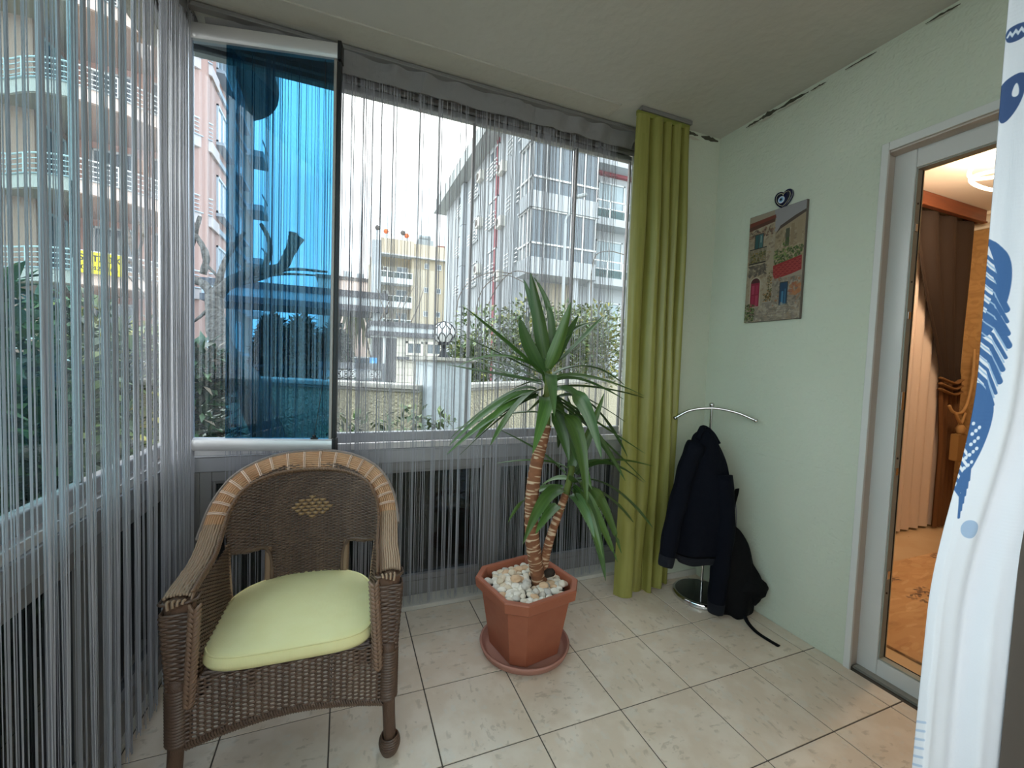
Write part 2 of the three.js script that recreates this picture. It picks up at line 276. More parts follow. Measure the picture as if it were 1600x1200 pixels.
// ───────────────────────── wicker armchair ─────────────────────────
{
  const chair = thing('wicker_armchair', 'brown woven wicker armchair with rounded back and frayed arms', 'armchair', undefined, [-0.43, 0, 0.2865], -0.034); chair.scale.set(0.875, 0.995, 0.935);
  const wk = tex(128, (u, v) => mix3([80, 58, 46], [116, 90, 72], fbm(u * 8, v * 8, 8, 4, 51)), 3), tn = tex(128, (u, v) => mix3([170, 122, 86], [205, 160, 122], fbm(u * 8, v * 8, 8, 4, 52)), 3);
  const brown = phy(0xffffff, 0.42, { map: wk, clearcoat: 0.25, clearcoatRoughness: 0.4, bumpMap: bumpFine, bumpScale: 0.0004 }), tan = phy(0xffffff, 0.5, { map: tn, clearcoat: 0.2, clearcoatRoughness: 0.5, bumpMap: bumpFine, bumpScale: 0.0005 });
  const braidM = phy(0x7d5f4b, 0.45, { clearcoat: 0.25, clearcoatRoughness: 0.4 }), pale = std(0xd9b9a4, 0.6), worn = std(0xab8d74, 0.8, { bumpMap: bumpFine, bumpScale: 0.001 }), frameWood = std(0x6a4d3b, 0.8);
  const r = rng(17);
  // weave: rows of strands over stakes; at(a, h) gives a point, range(h) the run of a
  function weave(at, range, h0, h1, pitch, stake, thick, amp, jit = 0.0006) {
    const out = []; let row = 0;
    for (let h = h0; h <= h1; h += pitch, row++) for (const [a0, a1] of range(h)) {
      if (a1 - a0 < stake * 1.2) continue;
      const pts = [], n = Math.max(4, Math.ceil((a1 - a0) / stake * 4)), dh = (r() - 0.5) * jit * 2;
      for (let k = 0; k <= n; k++) {
        const a = lerp(a0, a1, k / n), p = at(a, h + dh), e = 0.002, nn = at(a + e, h).sub(at(a - e, h)).cross(at(a, h + e).sub(at(a, h - e))).normalize();
        pts.push(p.addScaledVector(nn, amp * Math.sin(a / stake * Math.PI + (row % 2) * Math.PI)));
      }
      out.push(sweep(pts, thick, 4, { up: V(0, 1, 0), caps: false }));
    }
    return join(out);
  }
  function stakes(at, a0, a1, stake, lo, hi, thick) { const out = []; for (let a = Math.ceil(a0 / stake) * stake; a <= a1; a += stake) { const l = lo(a), h = hi(a); if (h - l < 0.01) continue; const pts = []; for (let k = 0; k <= 8; k++) pts.push(at(a, lerp(l, h, k / 8))); out.push(sweep(pts, thick, 5)); } return join(out); }
  // arm and back band, half path mirrored
  const half = [[-0.315, 0.6, 0.3], [-0.32, 0.603, 0.2], [-0.322, 0.606, 0.09], [-0.328, 0.618, 0.0], [-0.332, 0.655, -0.085], [-0.318, 0.72, -0.155], [-0.268, 0.785, -0.215], [-0.16, 0.83, -0.262], [0, 0.845, -0.28]];
  const full = half.concat(half.slice(0, -1).reverse().map(([x, y, z]) => [-x, y, z])), path = curve(full, 160);
  const zb = (x, y) => -0.205 - 0.08 * (y - 0.4) / 0.45 + 1.25 * x * x;
  const archX = (y) => { for (let k = 0; k < path.length / 2; k++) if (path[k].y >= y && path[k].z < 0.06) return Math.max(0, -path[k].x - 0.03); return 0; };
  const backAt = (x, y) => V(x, y, zb(x, y) + 0.012);
  const range = (y) => { const a = archX(y); if (y > 0.56) return [[-a, a]]; const c = 0.145 - 0.02 * (0.535 - y) / 0.17; if (y > 0.535) { const t = smooth(0.535, 0.56, y), e = lerp(0.24, 0.285, t); return [[-e, e]]; } return [[-c, c]]; };
  const diamond = (x, y) => Math.abs((x - 0.01) / 0.1) + Math.abs((y - 0.668) / 0.05) < 1;
  const back = mesh('backrest', weave(backAt, range, 0.34, 0.838, 0.0056, 0.0155, 0.0031, 0.0034), brown, chair);
  mesh('stakes', stakes(backAt, -0.28, 0.28, 0.0155, (x) => (Math.abs(x) < 0.13 ? 0.34 : 0.54), (x) => { let y = 0.85; while (y > 0.5 && archX(y) < Math.abs(x)) y -= 0.004; return y; }, 0.003), brown, back);
  { const dg = []; for (let row = 0; row < 7; row++) { const y = 0.632 + row * 0.0125; for (let k = -6; k <= 6; k++) { const x = 0.01 + (k + (row % 2) * 0.5) * 0.029; if (!diamond(x, y)) continue; const pts = []; for (let q = 0; q <= 6; q++) { const t = q / 6 - 0.5, p = backAt(x + t * 0.028, y); p.z += 0.009 * Math.cos(t * Math.PI); pts.push(p); } dg.push(sweep(pts, (t) => 0.0062 * (0.55 + 0.45 * Math.sin(Math.PI * t)), 6, { up: V(0, 0, 1), flat: 0.35 })); } } mesh('diamond_weave', join(dg), std(0x9a7a55, 0.5), back).userData.label = 'lighter flat cane diamond in the backrest'; }
  for (const s of [-1, 1]) mesh('shoulder_rail', sweep(curve([[s * 0.14, 0.36, zb(0.14, 0.36) + 0.008], [s * 0.148, 0.5, zb(0.148, 0.5) + 0.008], [s * 0.17, 0.538, zb(0.17, 0.54) + 0.008], [s * 0.24, 0.545, zb(0.24, 0.55) + 0.008], [s * 0.292, 0.556, zb(0.29, 0.56) + 0.006]], 24), 0.009, 8), brown, back);
  for (const s of [-1, 1]) mesh('back_post', sweep([V(s * 0.155, 0.3, zb(0.155, 0.3)), V(s * 0.158, 0.54, zb(0.158, 0.54))], 0.014, 8), std(0x8a6f58, 0.6), back);
  // band of long canes with pale ties
  const frame = path.map((p, i) => { const t = path[Math.min(i + 1, path.length - 1)].clone().sub(path[Math.max(i - 1, 0)]).normalize(), out = V(p.x, 0, 0).lengthSq() < 1e-9 ? V(0, 0, -1) : V(p.x, 0, 0).normalize(); const f = smooth(-0.05, -0.22, p.z); const rd = V(p.x, (p.y - 0.56) * 1.1, 0).normalize(), o = V(Math.sign(p.x || 1) * (1 - f), 0, 0).addScaledVector(rd, 0.85 * f).add(V(0, 0, -0.5 * f)).normalize(); o.sub(t.clone().multiplyScalar(o.dot(t))).normalize(); let up = t.clone().cross(o).normalize(); if (up.y < 0) up.negate(); const inward = V(-p.x, 0.0, 0.1 - p.z).normalize(); if (f > 0.25) { if (up.z < 0) up.negate(); } else if (up.y < 0) up.negate(); return { t, o, up, inward }; });
  const off = (i, a, b) => path[i].clone().addScaledVector(frame[i].o, a).addScaledVector(frame[i].up, b);
  const idx = [...path.keys()];
  const canes = [], arms = []; 
  for (let k = 0; k < 9; k++) { const a = lerp(-0.03, 0.036, k / 8), crown = 0.007 * (1 - ((a - 0.003) / 0.034) ** 2); const pts = idx.map((i) => off(i, a, crown + (r() - 0.5) * 0.001)); const seg = (i0, i1) => sweep(pts.slice(i0, i1), 0.0046, 6, { caps: true });
    canes.push(seg(42, 119)); arms.push(sweep(pts.slice(2, 43).map((p) => p.clone().add(V((r() - 0.5) * 0.002, (r() - 0.5) * 0.003, 0))), 0.0046, 6)); arms.push(sweep(pts.slice(118, 159), 0.0046, 6)); }
  mesh('back_band', join(canes), tan, chair).userData.label = 'tan cane band round the top of the back';
  mesh('arm_top', join(arms.filter((_, k) => k % 2 === 0)), worn, chair); mesh('arm_top', join(arms.filter((_, k) => k % 2)), worn, chair);
  { const ties = []; for (let i = 46; i < 118; i += 4) { const pts = []; for (let k = 0; k <= 8; k++) { const a = lerp(-0.031, 0.038, k / 8); pts.push(off(i, a, 0.0055 + 0.007 * (1 - ((a - 0.003) / 0.034) ** 2))); } ties.push(sweep(pts, 0.0026, 5)); ties.push(sweep(pts.map((p, k) => p.clone().addScaledVector(frame[i].t, 0.006)), 0.002, 4)); } mesh('ties', join(ties), pale, chair); }
  mesh('band_core', join([sweep(idx.map((i) => off(i, 0.003, -0.012)), 0.026, 8, { flat: 0.5 })]), frameWood, chair);
  mesh('outer_welt', sweep(idx.slice(36, 125).map((i) => off(i, 0.043, 0.0)), 0.007, 6), std(0x86766d, 0.6, { bumpMap: bumpFine, bumpScale: 0.001 }), chair);
  // herringbone braid
  function braid(pts, side, up, size) { const out = []; for (let i = 1; i < pts.length - 1; i++) { const t = pts[i + 1].clone().sub(pts[i - 1]).normalize(), s = side(i), u = up(i); for (const q of [-1, 1]) { const a = pts[i].clone().addScaledVector(s, q * size * 0.95).addScaledVector(t, -size * 0.55), b = pts[i].clone().addScaledVector(s, -q * size * 0.1).addScaledVector(t, size * 0.75).addScaledVector(u, size * 0.35), m = a.clone().add(b).multiplyScalar(0.5).addScaledVector(u, size * 0.4); out.push(sweep([a, m, b], (k) => size * 0.42 * (0.55 + 0.45 * Math.sin(Math.PI * k)), 5)); } } return join(out); }
  { const pts = new THREE.CatmullRomCurve3(idx.map((i) => off(i, -0.037, 0.006))).getSpacedPoints(135), fr = (i) => frame[Math.round(i / 135 * 160)]; mesh('braid', braid(pts, (i) => fr(i).up, (i) => fr(i).o.clone().negate().addScaledVector(fr(i).up, 1.4).normalize(), 0.014), braidM, chair); }
  // sides, inside and outside
  for (const s of [-1, 1]) {
    const sideAt = (z, y) => V(s * (0.283 - 0.03 * (0.59 - y) / 0.25), y, z), lo = () => 0.31, hi = () => 0.592;
    const rg = (y) => [[-0.055 - 0.06 * smooth(0.45, 0.6, y), 0.285]];
    const p = mesh('arm_side', weave(sideAt, rg, 0.31, 0.592, 0.0056, 0.0145, 0.003, 0.0032), brown, chair);
    mesh('stakes', stakes(sideAt, -0.05, 0.28, 0.0145, lo, hi, 0.0027), brown, p);
    const outAt = (z, y) => V(s * (0.333 - 0.03 * (0.59 - y) / 0.3), y, z), rg2 = () => [[-0.06, 0.29]];
    mesh('outer_weave', join([weave(outAt, rg2, 0.24, 0.585, 0.0075, 0.018, 0.004, 0.004), stakes(outAt, -0.05, 0.28, 0.018, () => 0.24, () => 0.585, 0.003)]), brown, p);
    mesh('rear_edge', sweep(curve([[s * 0.255, 0.31, -0.056], [s * 0.275, 0.5, -0.075], [s * 0.29, 0.59, -0.11]], 12), 0.009, 7), worn, p);
    // front post: tapered, wrapped across
    const post = [], core = [];
    for (let k = 0; k < 46; k++) {
      const t = k / 45, y = lerp(0.592, 0.285, t), hw = lerp(0.048, 0.03, smooth(0, 1, t)), cx = s * lerp(0.314, 0.318, t), cz = lerp(0.298, 0.285, t), gap = k > 0 && k < 5;
      const pts = []; for (let q = 0; q <= 10; q++) { const a = (q / 10 * 2 - 1), side = Math.abs(a) > 0.75 ? (Math.abs(a) - 0.75) / 0.25 : 0; pts.push(V(cx + Math.sign(a) * Math.min(1, Math.abs(a) / 0.75) * hw, y + (r() - 0.5) * 0.0018, cz - side * 0.05 + 0.0035 * Math.sin((q + (k % 2) * 2.5) * 1.25))); }
      if (!gap) post.push(sweep(pts, 0.0046, 5));
      core.push([cx, y, cz, hw]);
    }
    const po = mesh('front_post', join(post), brown, chair);
    mesh('post_core', sweep(core.filter((_, k) => k % 5 === 0).map(([x, y, z]) => V(x, y, z - 0.03)), (t) => lerp(0.044, 0.027, t), 10, { up: V(0, 0, 1), flat: 0.6 }), frameWood, po);
    { const pts = []; for (let k = 0; k <= 22; k++) { const t = k / 22; pts.push(V(s * lerp(0.262, 0.284, t), lerp(0.592, 0.29, t), lerp(0.306, 0.292, t))); } mesh('post_braid', braid(pts, () => V(1, 0, 0), () => V(0, 0, 1), 0.0175), braidM, po); }
    mesh('frayed_end', join([0, 1, 2, 3].map((k) => sweep(curve([[s * (0.29 + k * 0.014), 0.6, 0.3], [s * (0.291 + k * 0.014), 0.604, 0.311], [s * (0.293 + k * 0.012), 0.597 - 0.004 * k, 0.317 + 0.002 * (k % 2)]], 5), 0.004, 5))), worn, po);
    // legs
    const leg = mesh('leg', sweep(curve([[s * 0.318, 0.37, 0.272], [s * 0.32, 0.25, 0.272], [s * 0.326, 0.12, 0.278], [s * 0.33, 0.05, 0.28], [s * 0.33, 0.002, 0.28]], 12), (t) => lerp(0.031, 0.022, smooth(0, 0.5, t)), 12), phy(0x5b4233, 0.5, { bumpMap: bumpFine, bumpScale: 0.001 }), chair);
    const wr = []; for (let k = 0; k < 9; k++) { const rr = 0.024 + 0.011 * Math.sin(Math.PI * (k + 0.6) / 10), y = 0.005 + k * 0.0062, pts = []; for (let q = 0; q <= 20; q++) { const a = q / 20 * Math.PI * 2; pts.push(V(s * 0.33 + Math.cos(a) * rr, y + 0.002 * Math.sin(a * 2), 0.28 + Math.sin(a) * rr)); } wr.push(sweep(pts, 0.004, 5, { caps: false })); }
    mesh('foot_wrap', join(wr), brown, leg);
    { const pts = []; for (let k = 0; k < 40; k++) { } const w2 = []; for (let k = 0; k < 18; k++) { const y = 0.34 - k * 0.0088, q2 = []; for (let q = 0; q <= 14; q++) { const a = q / 14 * Math.PI * 2; q2.push(V(s * 0.3185 + Math.cos(a) * 0.0325, y, 0.272 + Math.sin(a) * 0.0325)); } w2.push(sweep(q2, 0.0048, 4, { caps: false })); } mesh('leg_wrap', join(w2), brown, leg); }
    mesh('leg', sweep([V(s * 0.2, 0.36, -0.16), V(s * 0.215, 0.12, -0.2), V(s * 0.225, 0.0, -0.215)], (t) => lerp(0.025, 0.02, t), 10), phy(0x5b4233, 0.5), chair);
  }
  // apron under the seat
  const apAt = (x, y) => V(x, y, 0.292 + 0.012 * (1 - (x / 0.3) ** 2)), low = (x) => 0.235 - 0.05 * Math.pow(Math.abs(x) / 0.3, 1.8);
  const apR = (y) => { if (y > 0.237) return [[-0.292, 0.292]]; let a = 0; while (a < 0.292 && low(a) > y) a += 0.004; return [[-0.292, -a], [a, 0.292]]; };
  const ap = mesh('apron', weave(apAt, apR, 0.19, 0.372, 0.0062, 0.02, 0.0034, 0.0042), brown, chair);
  mesh('stakes', stakes(apAt, -0.29, 0.29, 0.02, low, () => 0.372, 0.0035), brown, ap);
  { const pts = []; for (let k = 0; k <= 74; k++) { const x = lerp(-0.295, 0.295, k / 74); pts.push(V(x, low(x) - 0.004, apAt(x, 0).z)); } const fr = []; for (let i = 0; i < pts.length; i++) fr.push(sweep([pts[i].clone().add(V(-0.005, 0.009, 0)), pts[i].clone().add(V(0, 0, 0.007)), pts[i].clone().add(V(0.006, -0.011, 0.001))], 0.0042, 5)); mesh('apron_fringe', join(fr), brown, ap); mesh('apron_rim', sweep(pts, 0.006, 6), worn, ap); }
  mesh('seat', (() => { const g = []; for (let k = 0; k < 44; k++) { const z = lerp(-0.2, 0.285, k / 43), w = 0.26 - 0.07 * smooth(0.1, -0.2, z), pts = []; for (let q = 0; q <= 26; q++) pts.push(V(lerp(-w, w, q / 26), 0.366 + 0.003 * Math.sin(q * 1.6 + (k % 2) * Math.PI), z)); g.push(sweep(pts, 0.0055, 4, { caps: false })); } return join(g); })(), brown, chair);

  // cushion
  const shape = (a) => { const c = Math.cos(a), s = Math.sin(a); const z = s > 0 ? Math.sign(s) * Math.pow(Math.abs(s), 0.35) * 0.25 + 0.0 : -Math.pow(-s, 0.85) * 0.235; const w = 0.247; return [Math.sign(c) * Math.pow(Math.abs(c), s > 0 ? 0.42 : 0.75) * w, z + 0.03]; };
  const prof = [[0.0, 0], [0.6, -0.001], [0.9, 0.0], [0.975, 0.008], [1.0, 0.026], [0.985, 0.046], [0.955, 0.055], [0.9, 0.06], [0.7, 0.066], [0.4, 0.071], [0.15, 0.073], [0, 0.073]];
  const N = 84, pos = [], uv = [], ix = [];
  prof.forEach(([k, y], j) => { for (let i = 0; i <= N; i++) { const a = i / N * Math.PI * 2, [x, z] = shape(a); const wr = j > 5 ? 0.006 * (fbm(x * 9 + 5, z * 14 + 5, 99, 3, 7) - 0.5) * k : 0; pos.push(x * k, y + wr, z * k + 0.03 * (1 - k)); uv.push(x * k, z * k); } });
  for (let j = 0; j < prof.length - 1; j++) for (let i = 0; i < N; i++) { const a = j * (N + 1) + i; ix.push(a, a + N + 1, a + 1, a + 1, a + N + 1, a + N + 2); }
  const cu = thing('seat_cushion', 'pale yellow-green seat cushion lying in the wicker armchair', 'cushion', undefined, [-0.43, 0.371, 0.3], -0.034); cu.scale.set(0.985, 0.84, 1.0);
  const cloth = phy(0xffffff, 0.8, { map: tex(256, (u, v) => mix3([240, 229, 166], [245, 236, 180], fbm(u * 10, v * 10, 10, 4, 61)), 2), bumpMap: bumpWeave, bumpScale: 0.0003, sheen: 0.2 });
  const cg = geoFrom(pos, uv, ix); mesh('cover', cg, cloth, cu);
  const pip = []; for (let i = 0; i <= N; i++) { const [x, z] = shape(i / N * Math.PI * 2); pip.push(V(x * 0.968, 0.0535, z * 0.968 + 0.001)); } mesh('piping', sweep(pip, 0.0032, 5, { caps: false }), cloth, cu);
}

// ───────────────────────── pot, pebbles, yucca ─────────────────────────
const POT = [0.462, 0.235], PTURN = 0.2;
{
  const terra = phy(0xffffff, 0.55, { map: tex(256, (u, v) => mix3([150, 84, 60], [164, 96, 70], fbm(u * 6, v * 6, 6, 5, 71)), 3), bumpMap: bumpNoise, bumpScale: 0.0006 });
  const pot = thing('flower_pot', 'terracotta coloured square pot with cut corners beside the armchair', 'plant pot', undefined, [POT[0], 0.016, POT[1]], PTURN);
  const oct = (w, c) => [[-w + c, -w], [w - c, -w], [w, -w + c], [w, w - c], [w - c, w], [-w + c, w], [-w, w - c], [-w, -w + c]];
  const rings = (list) => { const pos = [], uv = [], ix = []; const dup = []; list.forEach(([w, c, y]) => dup.push(oct(w, c).map(([x, z]) => [x, y, z])));
    for (let j = 0; j < list.length - 1; j++) for (let i = 0; i < 8; i++) { const a = dup[j][i], b = dup[j][(i + 1) % 8], d = dup[j + 1][i], e = dup[j + 1][(i + 1) % 8], o = pos.length / 3; pos.push(...a, ...b, ...e, ...d); const L = Math.hypot(b[0] - a[0], b[2] - a[2]); uv.push(0, a[1], L, a[1], L, d[1], 0, d[1]); ix.push(o, o + 2, o + 1, o, o + 3, o + 2); } return geoFrom(pos, uv, ix); };
  mesh('body', rings([[0.001, 0, 0.0], [0.125, 0.045, 0.0], [0.131, 0.048, 0.006], [0.168, 0.06, 0.262]]), terra, pot);
  mesh('rim', rings([[0.168, 0.06, 0.255], [0.184, 0.066, 0.255], [0.188, 0.068, 0.259], [0.192, 0.07, 0.298], [0.189, 0.069, 0.303], [0.171, 0.062, 0.303], [0.168, 0.061, 0.298], [0.16, 0.058, 0.24]]), terra, pot);
  mesh('soil', new THREE.CylinderGeometry(0.168, 0.15, 0.02, 24).translate(0, 0.258, 0).rotateY(0.2), std(0x3a2c22, 1, { bumpMap: bumpNoise, bumpScale: 0.01 }), pot);
  solo('pot_saucer', lathe([[0, 0.0], [0.165, 0.0], [0.188, 0.012], [0.198, 0.034], [0.2, 0.04], [0.196, 0.044], [0.188, 0.041], [0.178, 0.018], [0.165, 0.0155], [0, 0.0155]], 56).translate(0, 0, 0), std(0xffffff, 0.75, { map: tex(256, (u, v) => mix3([168, 112, 96], [186, 140, 126], fbm(u * 7, v * 7, 7, 5, 81)), 1) }), 'dusty round terracotta saucer under the plant pot', 'saucer').position.set(POT[0], 0, POT[1]);
  // pebbles
  const r = rng(23), protos = [0, 1, 2, 3, 4, 5].map((s) => { const g = new THREE.IcosahedronGeometry(1, 3), p = g.attributes.position; for (let i = 0; i < p.count; i++) { const v = V(p.getX(i), p.getY(i), p.getZ(i)), k = 1 + 0.34 * (fbm(v.x * 1.1 + 9 + s * 7, v.y * 1.1 + v.z * 0.8 + 9, 99, 2, s) - 0.5) + 0.14 * Math.sin(v.x * 2.1 + s) * Math.cos(v.z * 1.7 + s * 2); v.multiplyScalar(k); p.setXYZ(i, v.x, v.y, v.z); } g.computeVertexNormals(); return g; });
  const cols = [0xe8dfd2, 0xe2d5c3, 0xdcc9b0, 0xd9b491, 0xb9b3ac, 0xcfc6bb].map((c) => std(c, 0.6, { bumpMap: bumpFine, bumpScale: 0.0004 }));
  const put = [];
  for (let i = -5; i <= 5; i++) for (let j = -5; j <= 5; j++) { const x = (i + (j % 2) * 0.5 + (r() - 0.5) * 0.35) * 0.0315, z = (j + (r() - 0.5) * 0.35) * 0.0285; if (Math.max(Math.abs(x), Math.abs(z)) > 0.147 || Math.abs(x) + Math.abs(z) > 0.232 || Math.hypot(x - 0.055, z - 0.01) < 0.045) continue; put.push({ x, z, a: 0.0145 + r() * 0.0065, layer: 0 }); }
  for (let k = 0; k < 26; k++) { const x = (r() * 2 - 1) * 0.12, z = (r() * 2 - 1) * 0.12; if (Math.hypot(x - 0.055, z - 0.01) < 0.06 || put.some((q) => q.layer && Math.hypot(q.x - x, q.z - z) < 0.045)) continue; put.push({ x, z, a: 0.016 + r() * 0.007, layer: 1 }); }
  const c = Math.cos(PTURN), s = Math.sin(PTURN);
  for (const q of put) {
    const k = r(), ci = k < 0.36 ? 0 : k < 0.6 ? 1 : k < 0.74 ? 2 : k < 0.84 ? 3 : k < 0.92 ? 4 : 5, m = lit(new THREE.Mesh(protos[Math.floor(r() * 6)], cols[ci])), shade = ['white', 'cream', 'sandy', 'orange-tan', 'grey', 'greyish beige'][ci]; m.name = numbered('pebble');
    const h = q.a * (0.62 + 0.15 * r()); m.scale.set(q.a * 1.12, h, q.a * (0.85 + 0.2 * r())); m.rotation.set((r() - 0.5) * 0.5, r() * 6.28, (r() - 0.5) * 0.5);
    m.position.set(POT[0] + q.x * c + q.z * s, 0.016 + 0.268 + h * 0.85 + q.layer * 0.018, POT[1] - q.x * s + q.z * c); scene.add(m);
    tag(m, shade + ' rounded pebble covering the soil of the plant pot', 'pebble', shade + ' pebbles in the plant pot');
  }
}
const CROWN_A = [[0.527,1.292,0.202,0.477,1.48,0.211,0.432,1.656,0.22,0.0553],[0.53,1.292,0.196,0.481,1.518,0.173,0.43,1.64,0.15,0.0361],[0.545,1.258,0.194,0.619,1.496,0.156,0.493,1.661,0.12,0.0313],[0.522,1.235,0.204,0.409,1.354,0.228,0.377,1.464,0.25,0.0553],[0.54,1.247,0.205,0.586,1.385,0.233,0.612,1.541,0.26,0.0529],[0.559,1.259,0.192,0.657,1.393,0.145,0.746,1.51,0.1,0.0409],[0.561,1.259,0.202,0.688,1.368,0.211,0.805,1.498,0.22,0.0481],[0.566,1.294,0.188,0.655,1.46,0.118,0.911,1.495,0.05,0.0265],[0.523,1.223,0.19,0.367,1.366,0.134,0.192,1.499,0.08,0.0361],[0.526,1.223,0.184,0.361,1.309,0.09,0.206,1.38,0.0,0.0289],[0.522,1.235,0.192,0.339,1.358,0.145,0.156,1.243,0.1,0.0289],[0.51,1.19,0.208,0.304,1.22,0.255,0.064,1.251,0.3,0.0361],[0.522,1.188,0.182,0.391,1.287,0.079,0.212,1.286,-0.02,0.0265],[0.524,1.177,0.18,0.375,1.221,0.062,0.271,1.282,-0.05,0.0265],[0.571,1.225,0.196,0.768,1.331,0.173,0.997,1.176,0.15,0.0337],[0.581,1.202,0.192,0.76,1.264,0.145,1.158,1.121,0.1,0.0409],[0.572,1.191,0.21,0.622,1.262,0.266,0.867,1.123,0.32,0.0529],[0.585,1.166,0.187,0.813,1.19,0.112,1.207,1.105,0.04,0.0241],[0.58,1.178,0.184,0.86,1.112,0.09,1.181,0.934,0.0,0.0289],[0.533,1.225,0.222,0.483,1.27,0.354,0.439,1.07,0.48,0.0529],[0.526,1.122,0.22,0.503,1.186,0.338,0.368,0.924,0.45,0.0674],[0.502,1.156,0.214,0.369,1.16,0.299,0.221,0.948,0.38,0.0553],[0.495,1.144,0.204,0.339,1.166,0.228,0.092,0.928,0.25,0.0481],[0.493,1.133,0.21,0.293,1.094,0.266,0.067,0.908,0.32,0.0361],[0.496,1.132,0.202,0.36,1.088,0.211,0.144,0.881,0.22,0.0361],[0.494,1.121,0.208,0.352,1.157,0.255,0.183,0.96,0.3,0.0481],[0.494,1.154,0.19,0.423,1.207,0.134,0.138,0.927,0.08,0.0361],[0.519,1.05,0.189,0.433,1.067,0.123,0.159,0.963,0.06,0.0289],[0.579,1.156,0.212,0.679,1.219,0.283,0.746,0.863,0.35,0.0698],[0.582,1.133,0.208,0.704,1.057,0.255,1.02,0.863,0.3,0.0481],[0.593,1.109,0.202,0.758,1.051,0.211,0.975,0.715,0.22,0.0385],[0.605,1.097,0.194,0.825,0.969,0.156,1.181,0.667,0.12,0.0361],[0.581,1.076,0.216,0.67,1.064,0.31,0.65,0.681,0.4,0.0746],[0.585,1.052,0.21,0.649,0.967,0.266,0.723,0.72,0.32,0.0602],[0.58,1.052,0.208,0.603,0.989,0.255,0.613,0.848,0.3,0.0529],[0.606,1.12,0.188,0.824,1.19,0.118,1.113,0.787,0.05,0.0337],[0.559,1.155,0.188,0.57,1.258,0.118,0.558,1.354,0.05,0.0361],[0.551,1.143,0.192,0.525,1.092,0.145,0.489,1.04,0.1,0.0529],[0.591,1.12,0.192,0.662,0.995,0.145,0.664,0.864,0.1,0.0481],[0.569,1.201,0.178,0.566,1.207,0.046,0.485,1.135,-0.08,0.0313]];
const CROWN_B = [[0.66,0.793,0.216,0.564,0.857,0.192,0.326,0.824,0.17,0.0265],[0.65,0.768,0.21,0.596,0.854,0.154,0.352,0.965,0.1,0.0313],[0.628,0.705,0.233,0.499,0.759,0.308,0.374,0.542,0.38,0.0553],[0.608,0.634,0.228,0.545,0.644,0.275,0.456,0.551,0.32,0.0481],[0.638,0.71,0.214,0.474,0.729,0.176,0.402,0.541,0.14,0.0361],[0.696,0.789,0.212,0.884,0.855,0.165,1.223,0.747,0.12,0.0409],[0.701,0.766,0.216,0.835,0.888,0.192,1.129,0.681,0.17,0.0385],[0.701,0.743,0.218,0.903,0.764,0.209,1.175,0.451,0.2,0.0409],[0.691,0.733,0.225,0.802,0.757,0.253,0.928,0.386,0.28,0.0529],[0.683,0.723,0.228,0.736,0.709,0.275,0.879,0.369,0.32,0.0529],[0.682,0.711,0.23,0.76,0.639,0.286,0.805,0.302,0.34,0.0553],[0.674,0.702,0.234,0.697,0.679,0.319,0.742,0.443,0.4,0.0553],[0.667,0.679,0.236,0.663,0.708,0.33,0.682,0.546,0.42,0.0481],[0.687,0.779,0.215,0.792,0.95,0.187,0.872,1.135,0.16,0.0409],[0.681,0.791,0.214,0.722,0.95,0.176,0.684,1.116,0.14,0.0409],[0.672,0.792,0.218,0.717,0.932,0.209,0.702,1.086,0.2,0.0529],[0.72,0.727,0.21,0.948,0.644,0.154,1.133,0.446,0.1,0.0385],[0.699,0.764,0.208,0.816,0.815,0.137,1.047,0.761,0.07,0.0289],[0.665,0.743,0.21,0.627,0.755,0.154,0.576,0.682,0.1,0.0313],[0.673,0.737,0.233,0.658,0.815,0.308,0.672,0.694,0.38,0.0529]];
const TRUNK_A = [[0.512, 0.333, 0.24], [0.48, 0.51, 0.235], [0.475, 0.67, 0.23], [0.492, 0.803, 0.22], [0.521, 0.915, 0.21], [0.544, 0.994, 0.2], [0.544, 1.098, 0.2], [0.543, 1.236, 0.2]];
const TRUNK_B = [[0.545, 0.373, 0.235], [0.574, 0.485, 0.23], [0.617, 0.597, 0.225], [0.65, 0.675, 0.22], [0.672, 0.769, 0.22], [0.677, 0.804, 0.22]];

